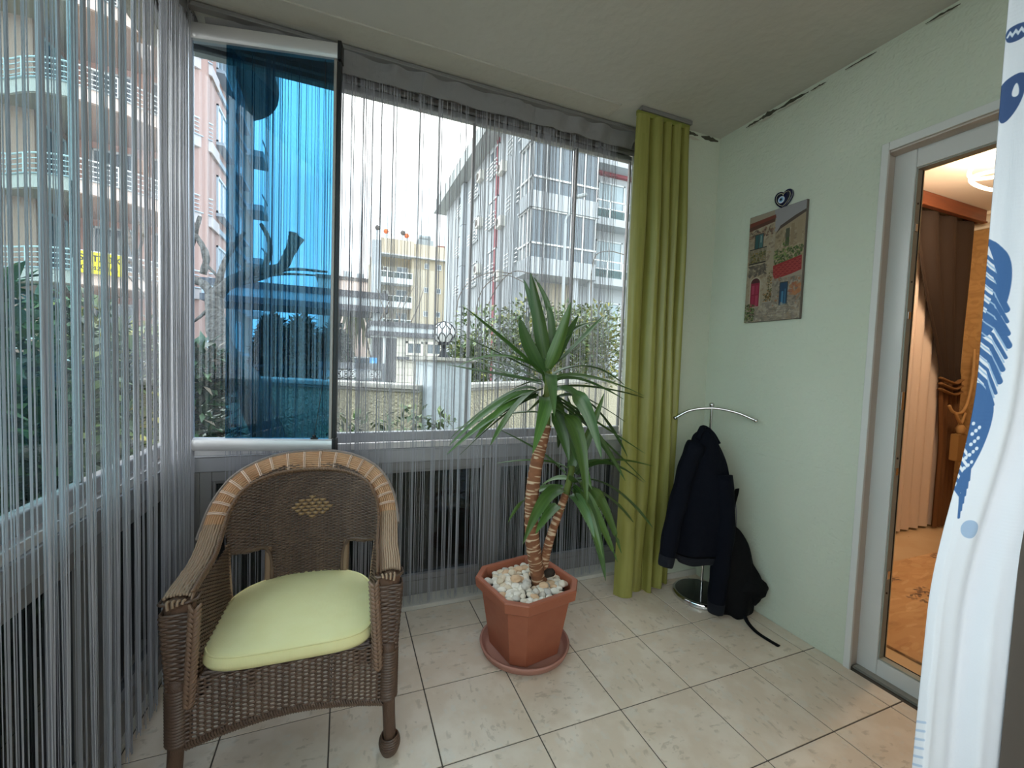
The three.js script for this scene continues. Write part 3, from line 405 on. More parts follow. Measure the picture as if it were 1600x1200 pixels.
{
  const y = thing('yucca_plant', 'tall yucca with two trunks and long green sword leaves in the pot', 'plant', undefined, [POT[0], 0, POT[1]]);
  const O = V(POT[0], 0, POT[1]), r = rng(37);
  const bark = std(0xffffff, 0.85, { map: tex(256, (u, v) => { const n = fbm(u * 6, v * 14, 14, 4, 91), ring = smooth(0.6, 0.8, vnoise(u * 7, v * 40, 40 * 7, 92)); return mix3(mix3([112, 68, 44], [150, 98, 66], n), [214, 190, 160], ring * 0.85); }, 4), bumpMap: bumpNoise, bumpScale: 0.004 });
  const trunk = (list, r0, r1, name) => { const pts = curve(list, 60).map((p) => p.sub(O)); const g = sweep(pts, (t) => lerp(r0, r1, t) * (1 + 0.05 * Math.sin(t * 170) + (name ? 0 : 0.35 * smooth(0.1, 0, t))), 14); return g; };
  TRUNK_A.unshift([0.535, 0.26, 0.242]);
  const ta = mesh('trunk', trunk(TRUNK_A.slice(0, 7), 0.034, 0.026), bark, y); mesh('trunk', trunk([[0.53, 0.27, 0.238], ...TRUNK_B.slice(0, 4)], 0.022, 0.017, 1), bark, y);
  mesh('cut_stub', sweep([V(0.55, 0.335, 0.255).sub(O), V(0.562, 0.352, 0.285).sub(O)], (t) => lerp(0.02, 0.017, t), 10), std(0x30241c, 0.9), ta);
  const green = std(0x5d6a2c, 0.7); mesh('stem', sweep(curve(TRUNK_A.slice(5), 20).map((p) => p.sub(O)), (t) => lerp(0.024, 0.012, t), 10), green, y); mesh('stem', sweep(curve(TRUNK_B.slice(2), 16).map((p) => p.sub(O)), (t) => lerp(0.018, 0.013, t), 10), green, y);
  const tips = [[58, 86, 34], [66, 98, 40], [72, 100, 58], [52, 80, 36]].map((c, s) => phy(0xffffff, 0.38, { map: tex(128, (u, v) => { const st = vnoise(u * 40, v * 3, 120, 7 + s); return mix3(c, [c[0] + 26, c[1] + 26, c[2] + 16], st * 0.7); }, 1), clearcoat: 0.15, clearcoatRoughness: 0.5 }));
  const leaf = (d, k) => {
    const [ax, ay, az, bx, by, bz, cx, cy, cz, w0] = d, w = w0 * 1.15, a = V(ax, ay, az).sub(O), b = V(bx, by, bz).sub(O), c = V(cx, cy, cz).sub(O), N = 22, pos = [], uv = [], ix = [];
    const pts = []; for (let i = 0; i <= N; i++) { const t = i / N; pts.push(a.clone().multiplyScalar((1 - t) ** 2).addScaledVector(b, 2 * t * (1 - t)).addScaledVector(c, t * t)); }
    const roll = (r() - 0.5) * 0.9, L = a.distanceTo(c);
    for (let i = 0; i <= N; i++) {
      const t = i / N, T = pts[Math.min(i + 1, N)].clone().sub(pts[Math.max(i - 1, 0)]).normalize(); let side = T.clone().cross(Math.abs(T.y) > 0.93 ? V(0.3, 0, 1) : V(0, 1, 0)).normalize(); const toCam = V(-0.33, 0, 1).normalize();
      if (Math.abs(T.y) > 0.6) { const s2 = T.clone().cross(toCam).normalize(); side.lerp(side.dot(s2) < 0 ? s2.negate() : s2, smooth(0.6, 0.9, Math.abs(T.y))).normalize(); }
      side.applyAxisAngle(T, roll); const n = side.clone().cross(T).normalize(); if (n.y < 0) n.negate();
      const ww = w * 0.5 * Math.min(0.55 + t * 2.2, 1) * Math.pow(Math.max(0, 1 - Math.pow(t, 2.2)), 0.8) + 0.0008, dip = 0.3 * ww;
      [[-1, 0.0], [-0.45, -0.75], [0, -1], [0.45, -0.75], [1, 0]].forEach(([q, h], m) => { const p = pts[i].clone().addScaledVector(side, q * ww).addScaledVector(n, h * dip); pos.push(p.x, p.y, p.z); uv.push(q * ww * 8, t * L); });
      [[1, 0.0], [0.45, -0.75], [0, -1], [-0.45, -0.75], [-1, 0]].forEach(([q, h]) => { const p = pts[i].clone().addScaledVector(side, q * ww).addScaledVector(n, h * dip - 0.0011); pos.push(p.x, p.y, p.z); uv.push(q * ww * 8, t * L); });
      if (i) for (let m = 0; m < 10; m++) { const o = (i - 1) * 10, m2 = (m + 1) % 10; ix.push(o + m, o + m2, o + 10 + m, o + m2, o + 10 + m2, o + 10 + m); }
    }
    return geoFrom(pos, uv, ix);
  };
  [...CROWN_A, ...CROWN_B].forEach((d, k) => mesh('leaf', leaf(d, k), tips[Math.floor(r() * 4)], y));
}

// ───────────────────────── curtains ─────────────────────────
function strings(count, s0, s1, put, y0, y1, seed, clump, rad) {     // loose strings, some stuck together in strands
  const r = rng(seed), out = [];
  let centre = [...Array(clump)].map(() => lerp(s0, s1, r()));
  for (let k = 0; k < count; k++) {
    let a = s0 + (s1 - s0) * r(); const c = centre[Math.floor(r() * clump)]; if (r() < 0.45) a = clamp(c + (r() - 0.5) * 0.02, s0, s1);
    const bend = (r() - 0.5) * 0.012, dz = (r() - 0.5) * 0.018, R = rad * (0.7 + 0.7 * r()), low = y0 + 0.02 * r(), pts = [];
    for (let q = 0; q <= 7; q++) { const t = q / 7; pts.push(put(a + bend * Math.sin(t * 3.1 + k) * (1 - t), lerp(low, y1, t), dz * (1 - t * 0.5))); }
    out.push(sweep(pts, R, 3, { caps: false }));
  }
  return join(out);
}
{
  const c = thing('string_curtain', 'silver-grey string curtain hanging along the wide back window', 'string curtain');
  stuff(mesh('strings', strings(430, -0.77, 1.16, (s, y, d) => V(s, y, lerp(-0.245, -0.2, clamp((CE - y) / CE)) + d), 0.03, 2.55, 5, 90, 0.00105), M.string, c));
  // crumpled fabric heading
  const hf = std(0x8c898a, 0.9, { bumpMap: bumpWeave, bumpScale: 0.0005 });
  const sag = (x) => 0.02 * smooth(-0.7, -0.82, x) + 0.03 * Math.max(0, fbm(x * 5 + 9, 3, 99, 3, 4) - 0.5) * smooth(-0.2, -0.75, x);
  mesh('heading', sheet((u, v) => { const x = lerp(-0.84, 1.24, u), fold = 0.012 * Math.sin(x * 31 + 2 * Math.sin(x * 7)) + 0.02 * (fbm(x * 14 + 9, v * 2 + 4, 199, 3, 5) - 0.5); return V(x, lerp(2.535 + 0.012 * fbm(x * 9 + 3, 1, 99, 3, 2), 2.617 - sag(x) - 0.02 * Math.max(0, fbm(x * 11 + 5, 7, 99, 3, 8) - 0.45), v), lerp(-0.225, -0.185, v) + fold * (0.4 + 0.6 * v)); }, 260, 10, 0.0015), hf, c);
  mesh('track', box(-0.95, 1.3, CE - 0.022, CE - 0.004, -0.2, -0.165, 0.003), M.aluGrey, c);
  const c2 = thing('string_curtain', 'silver-grey string curtain with thick clinging strands along the side window', 'string curtain');
  stuff(mesh('strings', strings(240, -0.2, 2.3, (s, y, d) => V(-0.895 + d, y, s), 0.02, 2.6, 15, 55, 0.00115), M.string, c2));
  const r = rng(8);
  for (const z of [-0.215, -0.2, -0.185, -0.15, -0.12, -0.09, -0.05, -0.01, 0.05, 0.1, 0.17, 0.22, 0.3, 0.37, 0.43, 0.48, 0.56, 0.66, 0.72]) { // strands of many strings stuck together
    const n = 4 + Math.floor(r() * 3), g = []; for (let k = 0; k < n; k++) { const pts = [], o = (k - n / 2) * 0.0026; for (let q = 0; q <= 9; q++) { const t = q / 9; pts.push(V(-0.888 + 0.003 * Math.sin(k * 2 + t * 4), lerp(0.03 + 0.05 * r(), 2.6, t), z + o * (1 + 0.5 * Math.sin(t * 5 + k)) + 0.006 * Math.sin(t * 3 + z * 20) * (1 - t))); } g.push(sweep(pts, 0.0018, 4, { caps: false })); }
    mesh('strand', join(g), M.string, c2);
  }
  mesh('track', box(-0.91, -0.885, CE - 0.022, CE - 0.004, -0.28, 2.4, 0.003), M.aluGrey, c2);
  mesh('heading', sheet((u, v) => { const z = lerp(-0.24, 2.3, u); return V(-0.885 + 0.012 * Math.sin(z * 33 + 2 * Math.sin(z * 6)) * (1 - 0.5 * v), lerp(2.54, 2.615, v), z); }, 260, 6, 0.0015), std(0x6e6b6c, 0.9), c2);
}
{ // olive satin drape
  const folds = [[1.095, 0.0], [1.105, 0.035], [1.165, 0.05], [1.185, 0.01], [1.195, -0.03], [1.21, 0.02], [1.235, 0.045], [1.262, 0.04], [1.275, 0.0], [1.285, -0.035], [1.298, 0.02], [1.325, 0.042], [1.345, 0.01], [1.352, -0.035], [1.366, 0.02], [1.39, 0.045], [1.41, 0.0], [1.42, -0.03], [1.435, 0.02], [1.46, 0.03], [1.475, -0.02]];
  const plan = new THREE.CatmullRomCurve3(folds.map(([x, z]) => V(x, 0, z))), N = 200, P = plan.getSpacedPoints(N);
  const g = sheet((u, v) => { const p = P[Math.round(u * N)], t = v, k = lerp(1, 0.55, smooth(0.72, 1, t)), sp = lerp(1, 0.93, smooth(0.3, 1, t)) , drift = 0.012 * Math.sin(u * 17 + t * 5) * (1 - t) + 0.006 * Math.sin(u * 31 - t * 9) * (1 - t); return V(1.12 + (p.x - 1.12) * sp + drift * 0.6 + 0.03 * (1 - t) * 0, lerp(0.012 + 0.012 * Math.sin(u * 9), 2.59, t), 0.005 + p.z * k * (1 + 0.25 * Math.sin(t * 4 + u * 12)) * 0.95 + drift); }, N, 60, 0.0016, 0.8, 2.6);
  const d = thing('green_drape', 'floor-length olive green satin drape gathered in the window corner', 'curtain');
  mesh('cloth', g, phy(0xffffff, 0.42, { map: tex(256, (u, v) => mix3([132, 130, 62], [150, 147, 78], 0.6 * vnoise(u * 90, v * 4, 360, 5) + 0.4 * fbm(u * 5, v * 5, 5, 3, 6)), 2), sheen: 0.5, sheenColor: new THREE.Color(0.5, 0.5, 0.15), sheenRoughness: 0.35 }), d);
  mesh('heading_tape', box(1.1, 1.45, 2.585, 2.61, -0.006, 0.012, 0.003), std(0x7f8238, 0.7), d);
  mesh('track', box(1.12, 1.46, 2.61, CE - 0.002, -0.015, 0.02, 0.003), M.aluGrey, d);
}
{ // white door curtain with blue feathers
  const print = paint(512, 2048, (x, w, h) => {   // 0.30 m by 2.2 m
    x.fillStyle = '#e6e7ee'; x.fillRect(0, 0, w, h); const X = (m) => m * 0.72 / 0.30 * w, Y = (m) => (1 - m / 2.2) * h;
    x.strokeStyle = '#41689b'; x.fillStyle = '#41689b'; x.lineCap = 'round';
    const quill = (pts, lw, c = '#41689b') => { x.strokeStyle = c; x.lineWidth = lw; x.beginPath(); pts.forEach(([a, b], i) => (i ? x.lineTo(X(a), Y(b)) : x.moveTo(X(a), Y(b)))); x.stroke(); };
    const blob = (pts, c = '#41689b') => { x.fillStyle = c; x.beginPath(); const n = pts.length, mid = (i) => [(pts[i % n][0] + pts[(i + 1) % n][0]) / 2, (pts[i % n][1] + pts[(i + 1) % n][1]) / 2]; const [sx, sy] = mid(0); x.moveTo(X(sx), Y(sy)); for (let i = 1; i <= n; i++) { const [mx, my] = mid(i), [px, py] = pts[i % n]; x.quadraticCurveTo(X(px), Y(py), X(mx), Y(my)); } x.closePath(); x.fill(); };
    // upper big feather
    blob([[-0.01, 1.575], [0.02, 1.56], [0.04, 1.52], [0.042, 1.45], [0.03, 1.39], [0.012, 1.35], [-0.01, 1.36], [0.01, 1.42], [0.022, 1.48], [0.012, 1.53]]);
    for (let k = 0; k < 13; k++) { const y = 1.54 - k * 0.026, s = 0.046 - Math.abs(k - 5) * 0.0028; quill([[-0.01, y], [s * 0.5, y - 0.025], [s, y - 0.075]], 7 + (k % 3) * 3); quill([[-0.01, y - 0.012], [s * 0.5, y - 0.037], [s * 0.95, y - 0.085]], 3, '#9fb9d6'); }
    blob([[-0.01, 1.27], [0.035, 1.22], [0.038, 1.16], [0.03, 1.09], [0.018, 1.04], [0.006, 1.1], [-0.01, 1.14]]);
    for (let k = 0; k < 6; k++) quill([[-0.01, 1.12 - k * 0.02], [0.014, 1.09 - k * 0.02], [0.022, 1.03 - k * 0.018]], 7);
    for (let k = 0; k < 14; k++) { x.fillStyle = '#dfe6f0'; x.beginPath(); x.arc(X(0.006 + 0.018 * ((k * 37 % 10) / 10)), Y(1.16 - k * 0.008), 4, 0, 7); x.fill(); }
    blob([[0.0, 1.0], [0.012, 0.99], [0.02, 1.03], [0.012, 1.06], [0.004, 1.04]]);
    // print near the top
    blob([[-0.01, 1.9], [0.036, 1.925], [0.03, 1.84], [0.0, 1.805]], '#3c5480'); blob([[0.014, 1.87], [0.022, 1.905], [0.028, 1.865]], '#e6e7ee'); blob([[0.0, 2.02], [0.03, 2.02], [0.03, 1.985], [0.0, 1.985]], '#3c5480');
    x.strokeStyle = '#d6deea'; x.lineWidth = 4; x.beginPath(); for (let k = 0; k < 8; k++) x.lineTo(X(0.003 + k * 0.0035), Y(2.0 + (k % 2) * 0.008)); x.stroke();
    x.fillStyle = '#a3b8d4'; x.beginPath(); x.ellipse(X(0.052), Y(0.915), X(0.021), 20, 0.25, 0, 7); x.fill();
    for (let k = 0; k < 7; k++) { x.strokeStyle = '#b9c8de'; x.lineWidth = 5; x.beginPath(); x.moveTo(X(0.0), Y(0.42 - k * 0.022)); x.lineTo(X(0.014), Y(0.43 - k * 0.022)); x.stroke(); }
  });
  const g = sheet((u, v) => { const y = lerp(0.015, 2.2, v), f = smooth(1.2, 0.3, y), x0 = 1.0 - 0.004 * f, z0 = 1.418 - 0.05 * smooth(1.3, 0.7, y) - 0.004 * f; const L = 0.2 - 0.022 * f, a = 0.6, wave = 0.012 * Math.sin(u * 9.5 + 0.6 * Math.sin(y * 3)) * Math.min(1, u * 8) + 0.005 * Math.sin(u * 21 + y * 2) + (u < 0.06 ? -0.008 * (1 - u / 0.06) : 0); return V(x0 + u * L * Math.cos(a) - wave * Math.sin(a), y, z0 + u * L * Math.sin(a) + wave * Math.cos(a)); }, 90, 70, 0.0014, 0.6, 1);
  const c = thing('door_curtain', 'white cotton door curtain printed with blue feathers', 'curtain');
  mesh('cloth', g, phy(0xffffff, 0.85, { map: print, bumpMap: bumpWeave, bumpScale: 0.0003 }), c);
  mesh('rod', sweep([V(0.97, 2.215, 1.39), V(1.2, 2.215, 1.53)], 0.008, 10), M.white, c);
}

// ───────────────────────── valet stand, jacket, backpack ─────────────────────────
{
  const P = V(1.575, 0, 0.155);
  const s = thing('valet_stand', 'chrome valet stand with curved hanger arm in the corner', 'coat stand', undefined, [P.x, 0, P.z]);
  mesh('base', lathe([[0, 0], [0.148, 0], [0.152, 0.006], [0.15, 0.022], [0.142, 0.028], [0.136, 0.028]], 48), M.chrome, s);
  mesh('base_top', lathe([[0.14, 0.026], [0.12, 0.0295], [0, 0.031]], 48), phy(0x101012, 0.15, { clearcoat: 1 }), s);
  mesh('pole', sweep([V(0, 0.028, 0), V(0, 1.06, 0)], 0.0075, 14), M.chrome, s);
  mesh('finial', new THREE.SphereGeometry(0.014, 20, 14).translate(0, 1.076, 0), M.chrome, s);
  const arm = mesh('hanger_arm', sweep(curve([[-0.135, 0.99, -0.125], [-0.08, 1.037, -0.075], [0, 1.058, 0], [0.075, 1.045, 0.09], [0.135, 1.01, 0.165]], 30), 0.0075, 12), M.chrome, s);
  for (const q of [[-0.135, 0.99, -0.125], [0.135, 1.01, 0.165]]) mesh('arm_tip', new THREE.SphereGeometry(0.011, 14, 10).translate(...q), M.chrome, arm);
  mesh('hook', sweep(curve([[0, 0.93, 0.0], [-0.03, 0.925, 0.02], [-0.05, 0.945, 0.03]], 10), 0.005, 8), M.chrome, s);

  // jacket: lofted from rings; each ring centre, half width along a, half depth along b
  const navy = phy(0x070a15, 0.9, { specularIntensity: 0.35, bumpMap: bumpNoise, bumpScale: 0.004 }), ribbed = std(0x0a0d18, 0.95, { bumpMap: bumpWeave, bumpScale: 0.001 });
  const A = V(0.93, 0, 0.37), Bv = V(-0.37, 0, 0.93);
  function loft(rings, n = 40, seed = 1, amp = 0.01, closed = true) {
    const pos = [], uv = [], ix = [], m = rings.length;
    rings.forEach(([x, y, z, a, b], j) => { for (let i = 0; i <= n; i++) { const t = (i % n) / n * Math.PI * 2, f = 1 + amp / Math.max(a, 0.03) * (Math.sin(t * 5 + seed + j * 0.35) + 0.7 * Math.sin(t * 9 - j * 0.5 + seed * 2)); const p = V(x, y + 0.006 * Math.sin(t * 4 + seed), z).addScaledVector(A, Math.cos(t) * a * f).addScaledVector(Bv, Math.sin(t) * b * f); pos.push(p.x, p.y, p.z); uv.push(i / n * a * 6, y); } });
    for (let j = 0; j < m - 1; j++) for (let i = 0; i < n; i++) { const o = j * (n + 1) + i; ix.push(o, o + n + 1, o + 1, o + 1, o + n + 1, o + n + 2); }
    for (const [j, f] of [[0, 0], [m - 1, 1]]) { const c = pos.length / 3; pos.push(rings[j][0], rings[j][1] + (f ? 0.03 : 0.0), rings[j][2]); uv.push(0, 0); for (let i = 0; i < n; i++) { const o = j * (n + 1) + i; f ? ix.push(o, c, o + 1) : ix.push(c, o, o + 1); } }
    return geoFrom(pos, uv, ix);
  }
  const ring = (list, n) => { const cs = curve(list.map((l) => V(l[0], l[1], l[2])), n), ab = new THREE.CatmullRomCurve3(list.map((l) => V(l[3], l[4], 0))); return cs.map((p, k) => { const q = ab.getPoint(k / n); return [p.x, p.y, p.z, q.x, q.y]; }); };
  const j = thing('jacket', 'dark navy jacket hung on the valet stand', 'jacket');
  mesh('body', loft(ring([[1.50, 0.945, 0.185, 0.02, 0.012], [1.50, 0.91, 0.19, 0.055, 0.035], [1.495, 0.84, 0.2, 0.085, 0.05], [1.487, 0.74, 0.215, 0.115, 0.06], [1.478, 0.62, 0.228, 0.145, 0.07], [1.475, 0.48, 0.238, 0.16, 0.078], [1.475, 0.36, 0.242, 0.165, 0.08], [1.477, 0.3, 0.243, 0.16, 0.078]], 30), 56, 2, 0.006), navy, j);
  mesh('hem', loft([[1.477, 0.3, 0.243, 0.158, 0.075], [1.477, 0.285, 0.243, 0.16, 0.078], [1.477, 0.262, 0.243, 0.156, 0.075], [1.477, 0.255, 0.243, 0.14, 0.065]], 56, 2, 0.006), ribbed, j);
  mesh('collar', sweep(curve([[1.44, 0.9, 0.2], [1.47, 0.945, 0.19], [1.51, 0.958, 0.17], [1.555, 0.925, 0.185], [1.575, 0.87, 0.215]], 20), (t) => 0.017, 8, { flat: 0.6 }), navy, j);
  const sl = (name, pts, r0, r1) => { const m = mesh(name, sweep(curve(pts, 26), (t) => lerp(r0, r1, t) * (1 + 0.05 * Math.sin(t * 24)), 16), navy, j); const e = V(...pts[pts.length - 1]), d = e.clone().sub(V(...pts[pts.length - 2])).normalize(); mesh('cuff', sweep([e.clone().addScaledVector(d, -0.008), e.clone().addScaledVector(d, 0.035), e.clone().addScaledVector(d, 0.045)], (t) => r1 * lerp(0.98, 0.86, t), 16), ribbed, m); };
  sl('sleeve', [[1.44, 0.87, 0.195], [1.385, 0.78, 0.205], [1.335, 0.64, 0.215], [1.27, 0.47, 0.235], [1.235, 0.31, 0.245]], 0.05, 0.041);
  sl('sleeve', [[1.545, 0.72, 0.275], [1.54, 0.5, 0.315], [1.52, 0.3, 0.325], [1.5, 0.16, 0.33], [1.49, 0.07, 0.335]], 0.05, 0.043);
  mesh('zip', sweep(curve([[1.615, 0.7, 0.265], [1.645, 0.55, 0.285], [1.655, 0.4, 0.29]], 10), 0.0025, 5), std(0x8b8d95, 0.35, { metalness: 0.8 }), j);

  const bp = thing('backpack', 'black backpack slumped on the floor beneath the jacket', 'backpack');
  const bk = phy(0x070709, 0.8, { specularIntensity: 0.4, bumpMap: bumpNoise, bumpScale: 0.004 });
  mesh('body', loft(ring([[1.615, 0.003, 0.335, 0.07, 0.06], [1.615, 0.03, 0.335, 0.09, 0.08], [1.625, 0.12, 0.33, 0.1, 0.085], [1.625, 0.24, 0.318, 0.095, 0.075], [1.62, 0.36, 0.305, 0.07, 0.06], [1.61, 0.43, 0.295, 0.04, 0.03], [1.605, 0.455, 0.29, 0.015, 0.012]], 22), 44, 5, 0.004), bk, bp);
  mesh('front_pocket', loft(ring([[1.655, 0.08, 0.4, 0.03, 0.02], [1.66, 0.12, 0.395, 0.055, 0.035], [1.66, 0.2, 0.385, 0.055, 0.035], [1.65, 0.27, 0.37, 0.03, 0.02]], 12), 28, 7, 0.003), bk, bp);
  mesh('carry_strap', sweep(curve([[1.61, 0.44, 0.29], [1.625, 0.55, 0.285], [1.65, 0.62, 0.28], [1.665, 0.635, 0.27]], 14), 0.014, 6, { flat: 0.25 }), bk, bp);
  mesh('loose_strap', sweep(curve([[1.6, 0.05, 0.40], [1.585, 0.02, 0.44], [1.575, 0.006, 0.5], [1.577, 0.004, 0.56], [1.583, 0.004, 0.61]], 20), 0.012, 6, { flat: 0.22, up: V(0, 1, 0) }), bk, bp);
  mesh('buckle', box(1.69, 1.715, 0.14, 0.165, 0.405, 0.415, 0.003), M.black, bp);
}

// ───────────────────────── painting and charm ─────────────────────────
{
  const art = paint(512, 960, (x, w, h) => {
    const r = rng(12), R = (a, b, c, d, col) => { x.fillStyle = col; x.fillRect(a, b, c, d); }, Pg = (p, col) => { x.fillStyle = col; x.beginPath(); p.forEach(([a, b], i) => (i ? x.lineTo(a, b) : x.moveTo(a, b))); x.closePath(); x.fill(); };
    const dab = (n, x0, y0, x1, y1, cols, s0, s1) => { for (let k = 0; k < n; k++) { x.fillStyle = cols[Math.floor(r() * cols.length)]; x.globalAlpha = 0.25 + 0.6 * r(); x.beginPath(); x.ellipse(lerp(x0, x1, r()), lerp(y0, y1, r()), lerp(s0, s1, r()), lerp(s0, s1, r()) * 0.6, r() * 3, 0, 7); x.fill(); } x.globalAlpha = 1; };
    R(0, 0, w, h, '#b9ad9b'); R(240, 0, 272, 190, '#b3b1b8'); // sky
    R(0, 60, 250, 700, '#c0b19a'); dab(260, 0, 80, 250, 760, ['#cdbfa9', '#a4937c', '#b79c7e', '#d2c6b4', '#937f6d'], 5, 26);
    Pg([[0, 55], [250, 40], [256, 70], [0, 92]], '#8e4a3a'); Pg([[0, 92], [250, 70], [246, 100], [0, 128]], '#6b4438'); dab(60, 0, 128, 240, 200, ['#7d5545', '#9a6a54', '#5e4a40'], 5, 18);
    Pg([[256, 210], [300, 150], [420, 105], [512, 80], [512, 520], [256, 520]], '#b7a488'); Pg([[256, 215], [300, 150], [420, 100], [512, 72], [512, 96], [300, 178]], '#5c4c44'); dab(180, 270, 190, 505, 500, ['#c6b698', '#a08a6c', '#8c7a64', '#d1c3aa'], 5, 22);
    R(350, 190, 34, 150, '#5f6450'); R(395, 160, 28, 180, '#a69274'); R(450, 150, 40, 180, '#b4a183');
    dab(170, 256, 360, 500, 480, ['#4c6b2c', '#6d8c3c', '#385522', '#86a352', '#2f4a20'], 5, 17); dab(50, 330, 270, 385, 380, ['#4c6b2c', '#6d8c3c'], 4, 10);
    Pg([[254, 486], [500, 440], [505, 560], [420, 582], [275, 606], [256, 560]], '#b03330'); for (let a = 0; a < 8; a++) for (let b = 0; b < 12; b++) { x.strokeStyle = (a + b) % 3 ? '#d0605a' : '#8a2226'; x.lineWidth = 3; x.beginPath(); x.arc(266 + b * 20, 500 + a * 12 - b * 4, 8, 0.2, 2.9); x.stroke(); }
    R(256, 605, 256, 250, '#a79c8e'); dab(200, 256, 600, 510, 850, ['#b8ab9a', '#8e8478', '#c7bcab', '#b57c58', '#7d766e'], 5, 22); dab(30, 420, 640, 505, 760, ['#c77f4e', '#d08b58', '#b86a4a'], 8, 26);
    R(325, 640, 74, 200, '#33404a'); R(332, 648, 60, 186, '#1d4a72'); R(345, 720, 18, 112, '#4d8fb8'); R(372, 700, 12, 130, '#3a779f'); R(318, 836, 88, 10, '#cfc6b6');
    R(60, 170, 88, 130, '#4c4a46'); R(68, 178, 32, 120, '#37666a'); R(106, 178, 34, 120, '#508187'); R(118, 190, 10, 60, '#a9c0c0');
    dab(120, 25, 330, 170, 420, ['#5d6a2e', '#7c8a3d', '#c0a23c', '#3f4c22', '#8d7b3a'], 4, 12); x.strokeStyle = '#2b2724'; x.lineWidth = 4; for (let k = 0; k < 13; k++) { x.beginPath(); x.moveTo(20 + k * 13, 300); x.lineTo(20 + k * 13, 425); x.stroke(); } R(14, 296, 168, 7, '#2b2724'); R(14, 424, 166, 12, '#3b322d'); R(22, 438, 150, 7, '#d2c5b0');
    dab(60, 20, 450, 180, 540, ['#7d7268', '#8e8274', '#5f574f'], 8, 26);
    x.fillStyle = '#5b2b30'; x.beginPath(); x.arc(92, 610, 44, Math.PI, 0); x.fill(); R(48, 610, 88, 212, '#a22345'); R(60, 630, 26, 80, '#c5456a'); R(98, 630, 26, 80, '#b73258'); R(60, 722, 26, 90, '#b73258'); R(98, 722, 26, 90, '#c5456a'); x.strokeStyle = '#d8cdb8'; x.lineWidth = 9; x.beginPath(); x.moveTo(42, 824); x.lineTo(42, 610); x.arc(92, 610, 50, Math.PI, 0); x.lineTo(142, 824); x.stroke();
    dab(130, 210, 540, 252, 800, ['#4a4a26', '#6a6a34', '#b9772f', '#2f3a1c', '#8d5a2a'], 3, 9); dab(60, 180, 720, 250, 800, ['#b9772f', '#6a5a2c', '#3d3a20'], 4, 12); R(170, 790, 86, 46, '#a39a90'); R(170, 790, 86, 6, '#c9c1b6');
    Pg([[0, 830], [512, 845], [512, 960], [0, 960]], '#b7aa9a'); dab(240, 0, 830, 512, 960, ['#c6bbab', '#a1958a', '#8f857b', '#d6ccbd', '#b09a80'], 6, 30); x.strokeStyle = '#8b8177'; x.lineWidth = 2; for (let k = 0; k < 26; k++) { x.beginPath(); x.moveTo(150 + r() * 200, 840 + k * 4.5); x.lineTo(230 + r() * 260, 842 + k * 4.5); x.stroke(); }
    dab(140, 0, 800, 95, 955, ['#3b5425', '#587536', '#2a3d1b', '#7c9348'], 4, 15); dab(26, 20, 800, 110, 900, ['#d1648a', '#e08fae', '#c23f68'], 3, 8);
  });
  const p = thing('wall_painting', 'unframed painting of an old village street on the green wall', 'painting');
  mesh('board', box(XR - 0.016, XR - 0.001, 1.53, 2.095, 0.194, 0.501, 0.002), std(0x6d625a, 0.8), p);
  const f = mesh('picture', new THREE.PlaneGeometry(0.303, 0.561), std(0xcfcac4, 0.6, { map: art }), p); f.rotation.y = -Math.PI / 2; f.position.set(XR - 0.0166, 1.8125, 0.3475);
  const c = thing('evil_eye_charm', 'dark blue heart-shaped glass eye charm above the painting', 'charm', undefined, [XR - 0.0005, 2.135, 0.375], -Math.PI / 2);
  const s = new THREE.Shape(); s.moveTo(0, -0.042); s.bezierCurveTo(-0.06, -0.01, -0.052, 0.042, -0.022, 0.04); s.bezierCurveTo(-0.008, 0.04, 0, 0.03, 0, 0.022); s.bezierCurveTo(0, 0.03, 0.008, 0.04, 0.022, 0.04); s.bezierCurveTo(0.052, 0.042, 0.06, -0.01, 0, -0.042);
  mesh('heart', new THREE.ExtrudeGeometry(s, { depth: 0.008, bevelEnabled: true, bevelSize: 0.003, bevelThickness: 0.003, bevelSegments: 3, curveSegments: 16 }).translate(0, 0, 0.003), phy(0x10153f, 0.12, { clearcoat: 1 }), c);
  mesh('eye_white', new THREE.CylinderGeometry(0.017, 0.017, 0.003, 24).rotateX(Math.PI / 2).translate(-0.008, 0.0, 0.0145), std(0xd8dde6, 0.3), c);
  mesh('iris', new THREE.CylinderGeometry(0.0115, 0.0115, 0.003, 24).rotateX(Math.PI / 2).translate(-0.008, 0.0, 0.016), std(0x7fb0d8, 0.3), c);
  mesh('pupil', new THREE.CylinderGeometry(0.006, 0.006, 0.003, 20).rotateX(Math.PI / 2).translate(-0.008, 0.0, 0.0175), M.black, c);
  mesh('rim_line', sweep(s.getPoints(16).map((q) => V(q.x * 0.82, q.y * 0.82, 0.0142)), 0.0012, 4), std(0xbdb483, 0.4), c);
}

